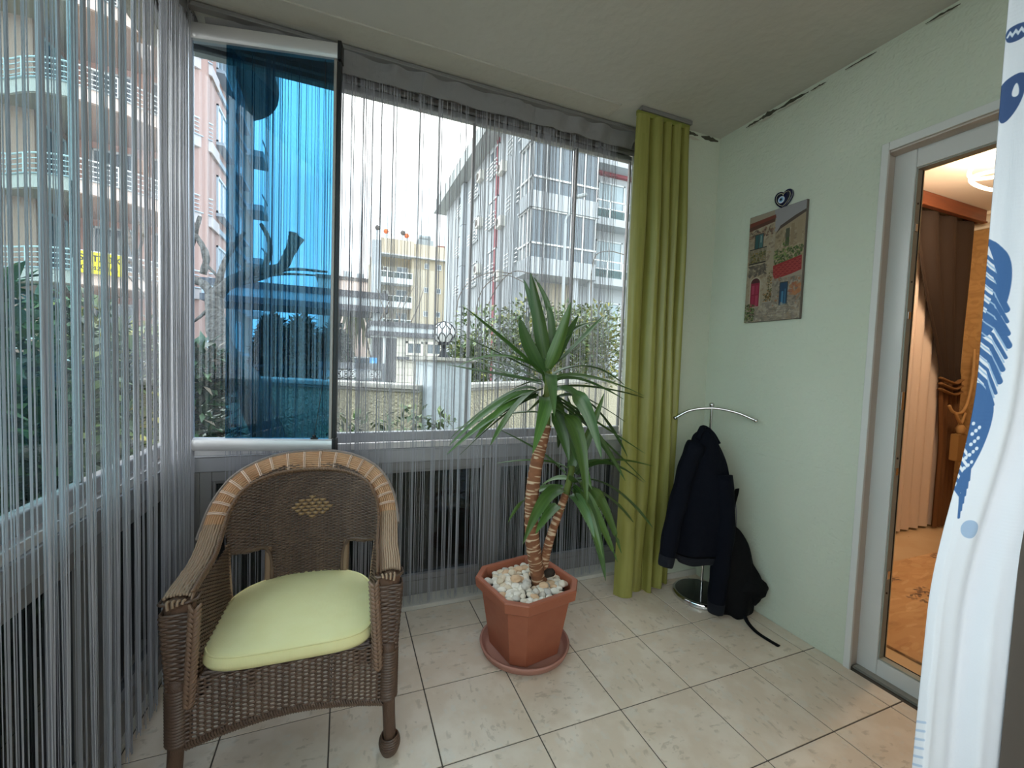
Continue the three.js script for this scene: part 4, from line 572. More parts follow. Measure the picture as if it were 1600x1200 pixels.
// ───────────────────────── living room beyond the door ─────────────────────────
{
  const XF = 4.74, YC = 2.665, ZW = -0.12, XW = XR + 0.24;
  const cream = std(0xe9e3d9, 0.8), gold = std(0xffffff, 0.55, { map: tex(512, (u, v) => { const n = fbm(u * 6 + 2 * fbm(u * 5, v * 5, 5, 3, 3), v * 6, 6, 5, 101); const s = 0.5 + 0.5 * Math.sin(n * 26); return mix3([150, 112, 66], [204, 168, 112], 0.25 + 0.6 * s * n); }, 1.6), bumpMap: bumpNoise, bumpScale: 0.003 });
  struct('floor_living_room', box(XR + 0.2, XF + 0.2, -0.08, 0.0, ZW - 0.1, ZREAR), phy(0xffffff, 0.25, { map: tex(512, (u, v) => { const n = fbm(u * 4, v * 4, 4, 5, 111); const g = Math.min(Math.abs((u * 2) % 1 - 0.5), Math.abs((v * 2) % 1 - 0.5)); return g > 0.494 ? [150, 116, 84] : mix3([206, 176, 138], [226, 200, 164], n); }, 0.9) }));
  struct('ceiling_living_room', box(XR + 0.2, XF + 0.2, YC, YC + 0.15, ZW - 0.2, ZREAR + 0.1), cream);
  struct('wall_living_room_window', box(XR + 0.2, XF + 0.2, -0.05, YC + 0.1, ZW - 0.15, ZW), cream);
  struct('wall_living_room_end', box(XF, XF + 0.15, -0.05, YC + 0.1, ZW, ZREAR), gold);
  struct('wall_living_room_rear', box(XR + 0.2, XF + 0.2, -0.05, YC + 0.1, ZREAR, ZREAR + 0.1), cream);
  struct('trim_5', (() => { const s = new THREE.Shape(); s.moveTo(0, 0); s.lineTo(0, -0.12); s.lineTo(0.02, -0.12); s.quadraticCurveTo(0.025, -0.09, 0.05, -0.085); s.lineTo(0.05, -0.06); s.quadraticCurveTo(0.06, -0.03, 0.1, -0.025); s.lineTo(0.1, 0); s.closePath(); const g = new THREE.ExtrudeGeometry(s, { depth: ZREAR - ZW, bevelEnabled: false, curveSegments: 5 }); g.scale(-1, 1, 1); const a = g.attributes.position.array; for (let i = 0; i < a.length; i += 9) for (let k = 0; k < 3; k++) { const t = a[i + k]; a[i + k] = a[i + 3 + k]; a[i + 3 + k] = t; } g.computeVertexNormals(); return g.translate(XF, YC, ZW); })(), std(0xe9e2d2, 0.6));
  const wood = phy(0xffffff, 0.4, { map: tex(256, (u, v) => mix3([98, 50, 28], [126, 70, 42], fbm(u * 3, v * 40, 40, 4, 121)), 1) });
  const pel = thing('curtain_pelmet', 'reddish brown wooden pelmet board above the dark living-room curtain', 'pelmet');
  mesh('board', box(2.1, 4.6, 2.565, 2.662, ZW + 0.11, ZW + 0.135, 0.004), wood, pel); mesh('end_board', box(4.575, 4.6, 2.565, 2.662, ZW + 0.002, ZW + 0.11, 0.003), wood, pel); mesh('lower_bead', box(2.1, 4.605, 2.556, 2.57, ZW + 0.105, ZW + 0.143, 0.004), wood, pel);
  solo('sheer_curtain', sheet((u, v) => V(lerp(2.6, 4.4 - 0.02 * v, u), lerp(0.02, 2.55, v), ZW + 0.045 + 0.018 * Math.sin(u * 105 + Math.sin(u * 11) * 2) ), 260, 6, 0.001), phy(0xf0dfd2, 0.9, { transmission: 0.25, thickness: 0 }), 'cream pleated sheer curtain in the living room', 'curtain');
  const dc = thing('dark_drape', 'dark brown living-room drape tied back with a tassel cord', 'curtain');
  const edge = (y) => (y > 1.28 ? lerp(4.22, 3.7, Math.pow(smooth(1.25, 2.56, y), 0.7)) : lerp(4.22, 4.3, smooth(1.28, 0.6, y))), right = (y) => (y > 1.3 ? lerp(4.5, 4.6, smooth(1.3, 2.5, y)) : 4.52);
  const brown = phy(0x2a1d15, 0.75, { sheen: 0.2, bumpMap: bumpWeave, bumpScale: 0.0004 });
  mesh('upper_cloth', sheet((u, v) => { const y = lerp(1.24, 2.56, v); return V(lerp(edge(y), right(y), u), y, ZW + 0.085 + 0.02 * Math.sin(u * 22 + v * 1.5)); }, 90, 30, 0.002), brown, dc);
  mesh('lower_cloth', sheet((u, v) => { const y = lerp(0.02, 1.25, v); return V(lerp(edge(y), right(y), u), y, ZW + 0.085 + 0.022 * Math.sin(u * 26)); }, 90, 12, 0.002), phy(0x6a4422, 0.7, { bumpMap: bumpWeave, bumpScale: 0.0004 }), dc);
  mesh('gathered_band', join([0, 1, 2].map((k) => sweep(curve([[4.2, 1.27 - k * 0.045, ZW + 0.1], [4.33, 1.23 - k * 0.045, ZW + 0.13], [4.52, 1.26 - k * 0.05, ZW + 0.1]], 16), 0.02, 8, { flat: 0.5 }))), phy(0x7d5a34, 0.7), dc);
  const ts = thing('tassel_tieback', 'beige cord tieback with a square tassel on the dark drape', 'tassel', undefined, [4.36, 0, ZW + 0.15]);
  const cord = std(0xb08a58, 0.7);
  mesh('cord', sweep(curve([[0.3, 1.52, -0.04], [0.2, 1.25, 0.0], [0.12, 1.06, 0.01], [0.02, 0.99, 0.02], [-0.08, 1.0, 0.01], [-0.12, 1.05, 0]], 26), 0.011, 8), cord, ts);
  mesh('knot', join([sweep(curve([[-0.06, 0.99, 0.02], [-0.02, 0.93, 0.025], [0.02, 0.9, 0.025]], 8), 0.011, 7), sweep(curve([[0.08, 0.99, 0.02], [0.04, 0.93, 0.025], [0.02, 0.9, 0.025]], 8), 0.011, 7)]), cord, ts);
  mesh('bulb', lathe([[0, 0.9], [0.02, 0.89], [0.034, 0.86], [0.022, 0.83], [0.03, 0.82], [0, 0.815]], 16).translate(0.02, 0, 0.025), cord, ts); mesh('fringe', box(-0.055, 0.095, 0.6, 0.82, -0.005, 0.05, 0.01), std(0x9c7846, 0.85, { bumpMap: bumpFine, bumpScale: 0.002 }), ts);
  const rugMap = paint(1024, 1024, (x, w, h) => { x.fillStyle = '#c79f74'; x.fillRect(0, 0, w, h); const r = rng(44); for (let k = 0; k < 900; k++) { x.globalAlpha = 0.12 + 0.2 * r(); x.fillStyle = ['#dcb98e', '#b88c60', '#e3c69f', '#a87f58'][Math.floor(r() * 4)]; x.beginPath(); x.ellipse(r() * w, r() * h, 8 + r() * 60, 3 + r() * 12, (r() - 0.5) * 0.6, 0, 7); x.fill(); } for (let c = 0; c < 60; c++) { const cx = r() * w, cy = r() * h; for (let k = 0; k < 26; k++) { x.globalAlpha = 0.3 + 0.5 * r(); x.fillStyle = ['#4a3a34', '#5c4a44', '#6d584c'][Math.floor(r() * 3)]; x.beginPath(); x.ellipse(cx + (r() - 0.5) * 90, cy + (r() - 0.5) * 50, 3 + r() * 14, 1.5 + r() * 4, (r() - 0.5) * 1.2, 0, 7); x.fill(); } } x.globalAlpha = 1; });
  const rug = solo('living_room_rug', box(2.08, 4.0, 0.0005, 0.012, 0.25, 2.6, 0.003), std(0xffffff, 0.95, { map: (() => { rugMap.wrapS = rugMap.wrapT = THREE.RepeatWrapping; rugMap.repeat.set(0.6, 0.6); return rugMap; })() }), 'beige rug with dark broken brush marks beyond the door', 'rug');
  // spiral lamp
  const lamp = thing('ceiling_lamp', 'glowing looped ceiling lamp in the living room', 'ceiling lamp', undefined, [3.36, 0, 0.62]);
  const glow = new THREE.MeshStandardMaterial({ color: 0xfff2dc, emissive: new THREE.Color(1, 0.86, 0.68), emissiveIntensity: 0.8, roughness: 0.5 });
  mesh('canopy', lathe([[0, 2.664], [0.09, 2.664], [0.09, 2.645], [0, 2.64]], 24), M.white, lamp); mesh('stem', sweep([V(0, 2.64, 0), V(0, 2.46, 0)], 0.008, 8), M.chrome, lamp);
  const loop = (y, R, tilt) => { const p = []; for (let k = 0; k <= 48; k++) { const a = k / 48 * Math.PI * 2; p.push(V(Math.cos(a) * R, y + tilt * Math.cos(a * 2 + 0.6), Math.sin(a) * R * 0.8)); } return sweep(p, 0.011, 8, { caps: false }); };
  mesh('light_loop', loop(2.545, 0.25, 0.02), glow, lamp); mesh('light_loop', loop(2.47, 0.24, -0.02), glow, lamp);
  for (const [x, z] of [[-0.14, 0], [0.14, 0]]) { const L = new THREE.PointLight(new THREE.Color(1, 0.74, 0.5), 0.48, 0, 2); L.position.set(x, 2.44, z); L.castShadow = true; L.shadow.radius = 5; lamp.add(L); }
}

// ───────────────────────── outside ─────────────────────────
const GY = -0.35;
{
  struct('ground', box(-45, 60, GY - 0.3, GY - 0.05, -110, 25), std(0x98948c, 0.95));
  struct('garden_soil', box(-6, 9, GY - 0.2, GY, -9.5, -0.47), std(0xffffff, 1, { map: tex(256, (u, v) => mix3([50, 40, 30], [78, 66, 48], fbm(u * 12, v * 12, 12, 4, 131)), 1), bumpMap: bumpNoise, bumpScale: 0.03 }));
  struct('garden_soil_side', box(-6, -1.11, GY - 0.2, GY, -0.47, 8), std(0x3c3024, 1, { bumpMap: bumpNoise, bumpScale: 0.03 }));
}
const TREE_A = [[[-0.97,0.15,-3.14],[-1.13,0.68,-3.23],[-1.26,0.98,-3.3],[-1.45,1.21,-3.39],[-1.56,1.54,-3.45],[-1.59,1.87,-3.48]],[[-1.58,1.81,-3.47],[-1.69,1.98,-3.53],[-1.82,2.04,-3.58],[-1.92,2.1,-3.62]],[[-1.81,2.03,-3.57],[-1.86,2.24,-3.61],[-1.8,2.45,-3.59],[-1.74,2.7,-3.58]],[[-1.7,2.09,-3.53],[-1.67,2.28,-3.53],[-1.75,2.45,-3.57],[-1.88,2.63,-3.63]],[[-1.57,1.88,-3.47],[-1.52,2.12,-3.46],[-1.46,2.29,-3.45],[-1.3,2.55,-3.4]],[[-1.52,2.09,-3.46],[-1.44,2.33,-3.44],[-1.42,2.44,-3.44]],[[-1.59,1.85,-3.48],[-1.42,2.02,-3.42],[-1.21,2.13,-3.34],[-0.94,2.19,-3.24],[-0.84,2.37,-3.21],[-0.75,2.52,-3.18]],[[-0.92,2.21,-3.23],[-0.84,2.42,-3.21],[-0.82,2.56,-3.21]],[[-1.11,2.16,-3.3],[-1.05,2.34,-3.29],[-1.06,2.48,-3.3],[-1.14,2.64,-3.34]],[[-1.43,1.99,-3.42],[-1.18,2.05,-3.33],[-0.87,2.17,-3.21],[-0.48,2.16,-3.05]],[[-1.27,2.06,-3.36],[-0.93,2.12,-3.23],[-0.58,2.12,-3.09]],[[-1.62,1.91,-3.49],[-1.54,2.02,-3.47],[-1.69,2.23,-3.54],[-1.73,2.44,-3.56]],[[-1.62,1.74,-3.48],[-1.77,1.6,-3.54],[-1.9,1.52,-3.58]]];
const TREE_B = [[[-2.41,0.83,-4.93],[-2.46,1.5,-4.99],[-2.6,1.99,-5.07],[-2.79,2.29,-5.16],[-2.97,2.79,-5.26],[-3.07,3.21,-5.32]],[[-2.6,1.99,-5.07],[-2.52,2.34,-5.06],[-2.43,2.64,-5.04]],[[-2.56,1.92,-5.05],[-2.47,2.18,-5.03],[-2.35,2.56,-5.0],[-2.41,2.94,-5.04]],[[-2.79,2.29,-5.16],[-2.92,2.4,-5.22],[-3.0,2.45,-5.26]],[[-2.85,2.46,-5.19],[-2.78,2.84,-5.19],[-2.86,3.09,-5.23]],[[-2.46,1.5,-4.99],[-2.64,1.83,-5.08],[-2.96,2.23,-5.23]],[[-2.45,1.67,-5.0],[-2.41,2.05,-5.0],[-2.29,2.27,-4.97]]];
const VINES = [[[1.86,2.23,-5.36],[2.01,2.63,-5.32],[2.33,2.81,-5.2],[2.7,2.66,-5.05]],[[2.02,2.18,-5.29],[2.43,2.87,-5.17],[2.85,2.83,-5.0]],[[3.79,3.2,-4.64],[4.0,3.3,-4.57],[4.26,3.25,-4.46]],[[1.55,2.33,-5.49],[1.75,2.68,-5.43],[2.12,2.86,-5.29],[2.43,2.84,-5.16]]];
const TWIGS = [[[0.93,2.45,-12.96],[1.32,3.21,-12.84],[1.71,3.76,-12.72]],[[1.33,2.46,-12.8],[1.22,2.99,-12.87],[0.91,3.51,-13.02]],[[1.72,2.48,-12.64],[1.91,3.13,-12.6],[2.34,3.68,-12.46]],[[1.92,2.49,-12.57],[1.72,3.12,-12.68],[2.11,3.45,-12.54]],[[2.12,2.49,-12.49],[2.51,3.26,-12.37],[2.7,3.58,-12.31]],[[0.53,2.43,-13.12],[0.72,2.97,-13.07],[0.62,3.29,-13.13]],[[1.53,2.47,-12.72],[1.48,3.22,-12.78],[1.35,3.64,-12.85]]];

// garden wall, pillar, globe lamp
{
  const rough = std(0xffffff, 0.95, { map: tex(256, (u, v) => mix3([172, 165, 142], [194, 187, 163], fbm(u * 24, v * 24, 24, 3, 141)), 2), bumpMap: tex(256, (u, v) => fbm(u * 22, v * 22, 22, 3, 142), 2.2, false), bumpScale: 0.02 }), cap = std(0xb3b0a8, 0.8, { bumpMap: bumpNoise, bumpScale: 0.004 });
  const run = (a, b, label) => { const w = thing('garden_wall', label, 'wall'); mesh('wall_body', bar(V(a[0], (0.93 + GY) / 2, a[1]), V(b[0], (0.93 + GY) / 2, b[1]), 0.2, 0.93 - GY), rough, w); mesh('coping', join([bar(V(a[0], 0.975, a[1]), V(b[0], 0.975, b[1]), 0.3, 0.05, 0.006), bar(V(a[0], 0.935, a[1]), V(b[0], 0.935, b[1]), 0.25, 0.03, 0.004)]), cap, w); return w; };
  run([0.5, -2.7], [-2.3, -4.5], 'beige roughcast garden wall with stone coping behind the pruned tree');
  run([0.95, -3.0], [7.2, -7.9], 'roughcast garden wall half hidden by leafy climbers');
  const rl = thing('wall_railing', 'thin dark metal railing on the garden wall', 'railing'), dk = std(0x2b3036, 0.5, { metalness: 0.5 });
  mesh('rail', bar(V(-0.45, 1.13, -3.31), V(-2.3, 1.13, -4.5), 0.03, 0.025), dk, rl); for (let k = 0; k < 5; k++) { const t = k / 4; mesh('rail_post', bar(V(lerp(-0.5, -2.2, t), 1.0, lerp(-3.34, -4.44, t)), V(lerp(-0.5, -2.2, t), 1.2, lerp(-3.34, -4.44, t)), 0.03, 0.03), dk, rl); }
  const pl = thing('gate_pillar', 'pale square pillar with flat cap carrying the globe lamp', 'pillar', undefined, [0.72, 0, -2.72], 0.35);
  mesh('shaft', box(-0.235, 0.235, GY, 1.255, -0.2, 0.2, 0.006), std(0xb9c4cb, 0.85, { bumpMap: bumpNoise, bumpScale: 0.004 }), pl); mesh('cap', join([box(-0.29, 0.29, 1.265, 1.3, -0.25, 0.25, 0.006), box(-0.26, 0.26, 1.25, 1.268, -0.225, 0.225, 0.004)]), cap, pl);
  const gl = thing('globe_lamp', 'white globe lamp in a dark metal cage on the pillar', 'garden lamp', undefined, [0.715, 1.3, -2.74]);
  mesh('globe', new THREE.SphereGeometry(0.118, 28, 20).translate(0, 0.272, 0), phy(0xeef0f2, 0.3), gl);
  const cg = []; for (let k = 0; k < 8; k++) { const a0 = k / 8 * Math.PI * 2, dir = (a, el) => V(Math.cos(a) * Math.cos(el), Math.sin(el), Math.sin(a) * Math.cos(el)).multiplyScalar(0.124).add(V(0, 0.272, 0)), h = Math.PI / 8; const line = (p) => cg.push(sweep(curve(p.map(([a, e]) => dir(a0 + a * h, e)), 12), 0.0045, 5)); line([[0, 1.5], [0, 0.9], [0.55, 0.45], [1, 0.28]]); line([[0, 1.5], [0, 0.9], [-0.55, 0.45], [-1, 0.28]]); line([[1, 0.28], [1, -0.02]]); line([[1, -0.02], [0.4, -0.25], [0, -0.75], [0, -1.2]]); line([[-1, -0.02], [-0.4, -0.25], [0, -0.75], [0, -1.2]]); }
  mesh('cage', join(cg), std(0x23262c, 0.5, { metalness: 0.5 }), gl); mesh('foot', lathe([[0, 0.175], [0.06, 0.175], [0.064, 0.14], [0.03, 0.135], [0.026, 0.09], [0.045, 0.03], [0.06, 0.012], [0.065, 0], [0, 0]], 20), std(0x23262c, 0.5, { metalness: 0.5 }), gl);
}
// buildings
function win(parent, x, y, z, w, h, axis, glassMat, frameMat) {       // axis 'z': faces +z, '-x' faces -x, 'x' faces +x
  const g = axis === 'z' ? join([box(x, x + w, y, y + 0.09, z, z + 0.1), box(x, x + w, y + h - 0.08, y + h, z, z + 0.08), box(x, x + 0.07, y, y + h, z, z + 0.08), box(x + w - 0.07, x + w, y, y + h, z, z + 0.08), box(x + w * 0.5 - 0.03, x + w * 0.5 + 0.03, y, y + h, z, z + 0.07)])
    : (() => { const s = axis === 'x' ? 1 : -1, bx = (a, b, c, d, t) => box(Math.min(x, x + s * t), Math.max(x, x + s * t), c, d, a, b); return join([bx(z, z + w, y, y + 0.09, 0.1), bx(z, z + w, y + h - 0.08, y + h, 0.08), bx(z, z + 0.07, y, y + h, 0.08), bx(z + w - 0.07, z + w, y, y + h, 0.08), bx(z + w * 0.5 - 0.03, z + w * 0.5 + 0.03, y, y + h, 0.07)]); })();
  const f = mesh('window', g, frameMat, parent), s = axis === 'x' ? 1 : -1;
  mesh('pane', axis === 'z' ? box(x + 0.05, x + w - 0.05, y + 0.05, y + h - 0.05, z + 0.005, z + 0.03) : box(Math.min(x + s * 0.005, x + s * 0.03), Math.max(x + s * 0.005, x + s * 0.03), y + 0.05, y + h - 0.05, z + 0.05, z + w - 0.05), glassMat, f); return f;
}
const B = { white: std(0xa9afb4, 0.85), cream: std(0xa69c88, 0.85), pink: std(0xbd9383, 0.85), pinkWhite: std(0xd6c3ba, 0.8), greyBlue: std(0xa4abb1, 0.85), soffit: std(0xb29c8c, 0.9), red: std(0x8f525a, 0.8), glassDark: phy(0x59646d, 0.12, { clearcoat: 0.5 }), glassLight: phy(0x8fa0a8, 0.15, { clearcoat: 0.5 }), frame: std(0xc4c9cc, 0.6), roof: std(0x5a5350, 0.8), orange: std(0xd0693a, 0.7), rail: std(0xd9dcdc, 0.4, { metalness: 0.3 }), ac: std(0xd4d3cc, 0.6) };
function acUnit(parent, x, y, z, axis) { const u = mesh('air_conditioner', axis === 'z' ? box(x, x + 0.85, y, y + 0.6, z, z + 0.32, 0.02) : box(x - 0.32, x, y, y + 0.6, z, z + 0.85, 0.02), B.ac, parent); mesh('fan', axis === 'z' ? new THREE.CylinderGeometry(0.22, 0.22, 0.02, 20).rotateX(Math.PI / 2).translate(x + 0.3, y + 0.3, z + 0.325) : new THREE.CylinderGeometry(0.22, 0.22, 0.02, 20).rotateZ(Math.PI / 2).translate(x - 0.325, y + 0.3, z + 0.3), B.roof, u); }
{ // white block on the right
  const b = thing('apartment_building', 'white apartment block with glazed corner balconies and a red panel', 'building');
  const X = 8.2, Z = -18.3;
  mesh('walls', join([box(X, 24, GY, 15.0, -37, Z), box(X + 0.05, 8.75, GY, 15, Z, Z + 0.03), box(9.6, 24, 15.7, 19, -36, Z - 1)]), B.white, b);
  mesh('eave', join([box(X - 1.0, 24, 14.75, 15.5, -38, Z - 1.2), box(X - 1.0, 24, 15.5, 15.7, -38, Z - 1.2)]), std(0xa7acac, 0.85), b);
  mesh('upper_floor_wall', box(8.4, 24, 15.7, 16.3, -36.6, Z - 0.4), B.white, b);
  for (const y of [5.64, 8.72, 11.8]) {
    const bl = mesh('balcony', join([box(7.75, 11.4, y, y + 0.72, -18.3, -16.75, 0.03), box(7.68, 11.46, y - 0.08, y + 0.02, -18.3, -16.68)]), B.white, b);
    mesh('glazing', join([box(7.83, 11.32, y + 0.72, y + 3.0, -16.86, -16.82), box(7.83, 7.87, y + 0.72, y + 3.0, -18.3, -16.84)]), B.glassDark, bl);
    const fr = [box(7.76, 11.4, y + 1.33, y + 1.41, -16.84, -16.76), box(7.76, 7.84, y + 1.33, y + 1.41, -18.3, -16.76), box(7.76, 11.4, y + 2.93, y + 3.05, -16.88, -16.76), box(7.76, 7.84, y + 2.93, y + 3.05, -18.3, -16.76)];
    for (let k = 0; k <= 5; k++) fr.push(box(7.78 + k * 0.7, 7.84 + k * 0.7, y + 0.72, y + 3.0, -16.84, -16.78)); for (let k = 0; k < 3; k++) fr.push(box(7.77, 7.83, y + 0.72, y + 3, -18.2 + k * 0.5, -18.14 + k * 0.5));
    mesh('glazing_bars', join(fr), B.rail, bl);
    win(b, 12.3, y + 0.5, Z, 1.7, 2.0, 'z', B.glassLight, B.frame);
    mesh('balcony', join([box(11.46, 15.4, y - 0.1, y + 0.28, -18.3, -17.3, 0.02)]), B.white, b);
    const rl = [box(11.46, 15.4, y + 1.1, y + 1.16, -17.36, -17.3), box(11.46, 15.4, y + 0.7, y + 0.74, -17.36, -17.3)]; for (let k = 0; k < 5; k++) rl.push(box(11.5 + k * 0.95, 11.56 + k * 0.95, y + 0.28, y + 1.15, -17.36, -17.3)); mesh('balcony_railing', join(rl), B.rail, b);
    mesh('balcony_glass', box(11.5, 15.4, y + 0.3, y + 0.68, -17.34, -17.32), glass(0x9fb4b4), b);
    for (const z of [-20.6, -24.4, -28.5, -32.5]) { win(b, X, y + 0.9, z, 1.7, 1.7, '-x', B.glassDark, B.frame); const g = []; for (let k = 0; k < 4; k++) g.push(box(X - 0.28, X - 0.22, y + 0.9 + k * 0.22, y + 0.95 + k * 0.22, z - 0.1, z + 1.8)); mesh('window_guard', join(g), B.rail, b); }
    acUnit(b, X, y + 0.4, -22.3, '-x'); acUnit(b, X, y + 1.6, -26.6, '-x');
    mesh('bay', box(7.85, X + 0.02, y - 0.2, y + 2.85, -30.6, -29.9, 0.02), B.greyBlue, b);
  }
  mesh('red_stripe', box(X - 0.06, X + 0.02, GY, 14.7, -23.2, -22.75), B.red, b);
  mesh('pilaster', box(X - 0.35, X + 0.02, GY, 14.75, -19.8, -19.2, 0.02), B.white, b);
  mesh('red_panel', box(11.9, 16, 11.55, 14.6, Z, Z + 0.25, 0.02), B.red, b); win(b, 13.0, 12.5, Z + 0.25, 2.2, 1.3, 'z', B.glassLight, B.frame);
  mesh('porch_wall', box(8.6, 11.3, GY, 5.5, Z, Z + 0.06), std(0xa9a294, 0.9), b); win(b, 12.2, 2.6, Z, 1.8, 2.2, 'z', B.glassLight, B.frame);
  for (const [x, z] of [[10.4, -17.0], [11.3, -17.0]]) mesh('porch_column', box(x - 0.12, x + 0.12, GY, 5.6, z - 0.12, z + 0.12), B.white, b);
}
{ // beige block
  const b = thing('apartment_building', 'beige apartment block with two open balconies and orange roof cowls', 'building');
  mesh('walls', join([box(8.0, 13.3, GY, 15.1, -66, -56.9), box(3.0, 8.0, GY, 15.1, -66, -58.4), box(3.0, 4.0, GY, 15.4, -58.4, -56.9)]), B.cream, b);
  mesh('side_fin', box(2.9, 4.02, GY, 16.6, -57.6, -56.6), B.greyBlue, b); mesh('parapet', join([box(4.0, 8.2, 15.0, 16.9, -58, -56.3), box(8.0, 13.5, 14.9, 16.75, -58, -56.7)]), std(0xc2b5a0, 0.85), b); mesh('parapet_line', box(4.0, 13.5, 14.85, 15.0, -58, -56.25), B.frame, b);
  for (const [k, y] of [[0, 11.4], [1, 8.3], [2, 5.2]]) { const bl = mesh('balcony', box(4.0, 8.1, y - 0.2, y + 0.55, -58.4, -56.4, 0.02), B.frame, b); const rl = [box(4.0, 8.1, y + 1.25, y + 1.33, -56.5, -56.4)]; for (let q = 0; q <= 5; q++) rl.push(box(4.0 + q * 0.8, 4.08 + q * 0.8, y + 0.5, y + 1.3, -56.5, -56.4)); mesh('railing', join(rl), B.rail, bl); mesh('railing_glass', box(4.1, 8.0, y + 0.55, y + 1.25, -56.46, -56.44), glass(0xb9c9cc), bl); win(b, 6.2, y + 0.4, -58.4, 1.5, 2.0, 'z', B.glassDark, B.frame); acUnit(b, 4.4, y + 1.6, -58.4, 'z'); }
  for (const y of [13.6, 10.4, 7.2]) for (const x of [9.7, 11.4]) win(b, x, y, -56.9, 0.6, 0.75, 'z', B.glassDark, B.frame);
  for (const [x, h, m] of [[3.6, 1.6, B.roof], [4.7, 1.3, B.orange], [6.9, 1.4, B.roof], [7.4, 1.1, B.orange]]) { const c = mesh('chimney', new THREE.CylinderGeometry(0.12, 0.12, h, 10).translate(x, 16.8 + h / 2, -58), B.greyBlue, b); mesh('cowl', new THREE.SphereGeometry(0.34, 12, 8).translate(x, 16.9 + h, -58), m, c); }
  mesh('water_tank', join([box(9.0, 11.2, 16.7, 18.0, -60, -58.6, 0.1), new THREE.CylinderGeometry(0.35, 0.35, 1.6, 14).rotateZ(Math.PI / 2).translate(10, 18.3, -59)]), std(0x8d9498, 0.6), b); mesh('roof_hatch', box(11.8, 12.8, 16.7, 17.4, -59.5, -58.5), std(0x7d4a40, 0.8), b);
}
{ // pale red-banded block far away
  const b = thing('apartment_building', 'distant low block with a red band beside the beige block', 'building');
  mesh('walls', box(-4.5, 3.6, GY, 14.4, -84, -77), B.pinkWhite, b); mesh('roof', box(-4.8, 3.9, 14.4, 15.0, -84.3, -76.7), B.roof, b); mesh('red_band', box(-4.4, 3.5, 10.4, 12.2, -77, -76.9), B.orange, b);
  for (const x of [-3.6, -1.8, 0.0, 1.8]) win(b, x, 8.0, -77, 1.1, 1.5, 'z', B.glassDark, B.frame); mesh('solar_heater', join([box(-0.6, 0.8, 15, 16.2, -79, -78, 0.1), box(1.6, 2.8, 15, 16, -79, -78, 0.1)]), B.greyBlue, b);
}
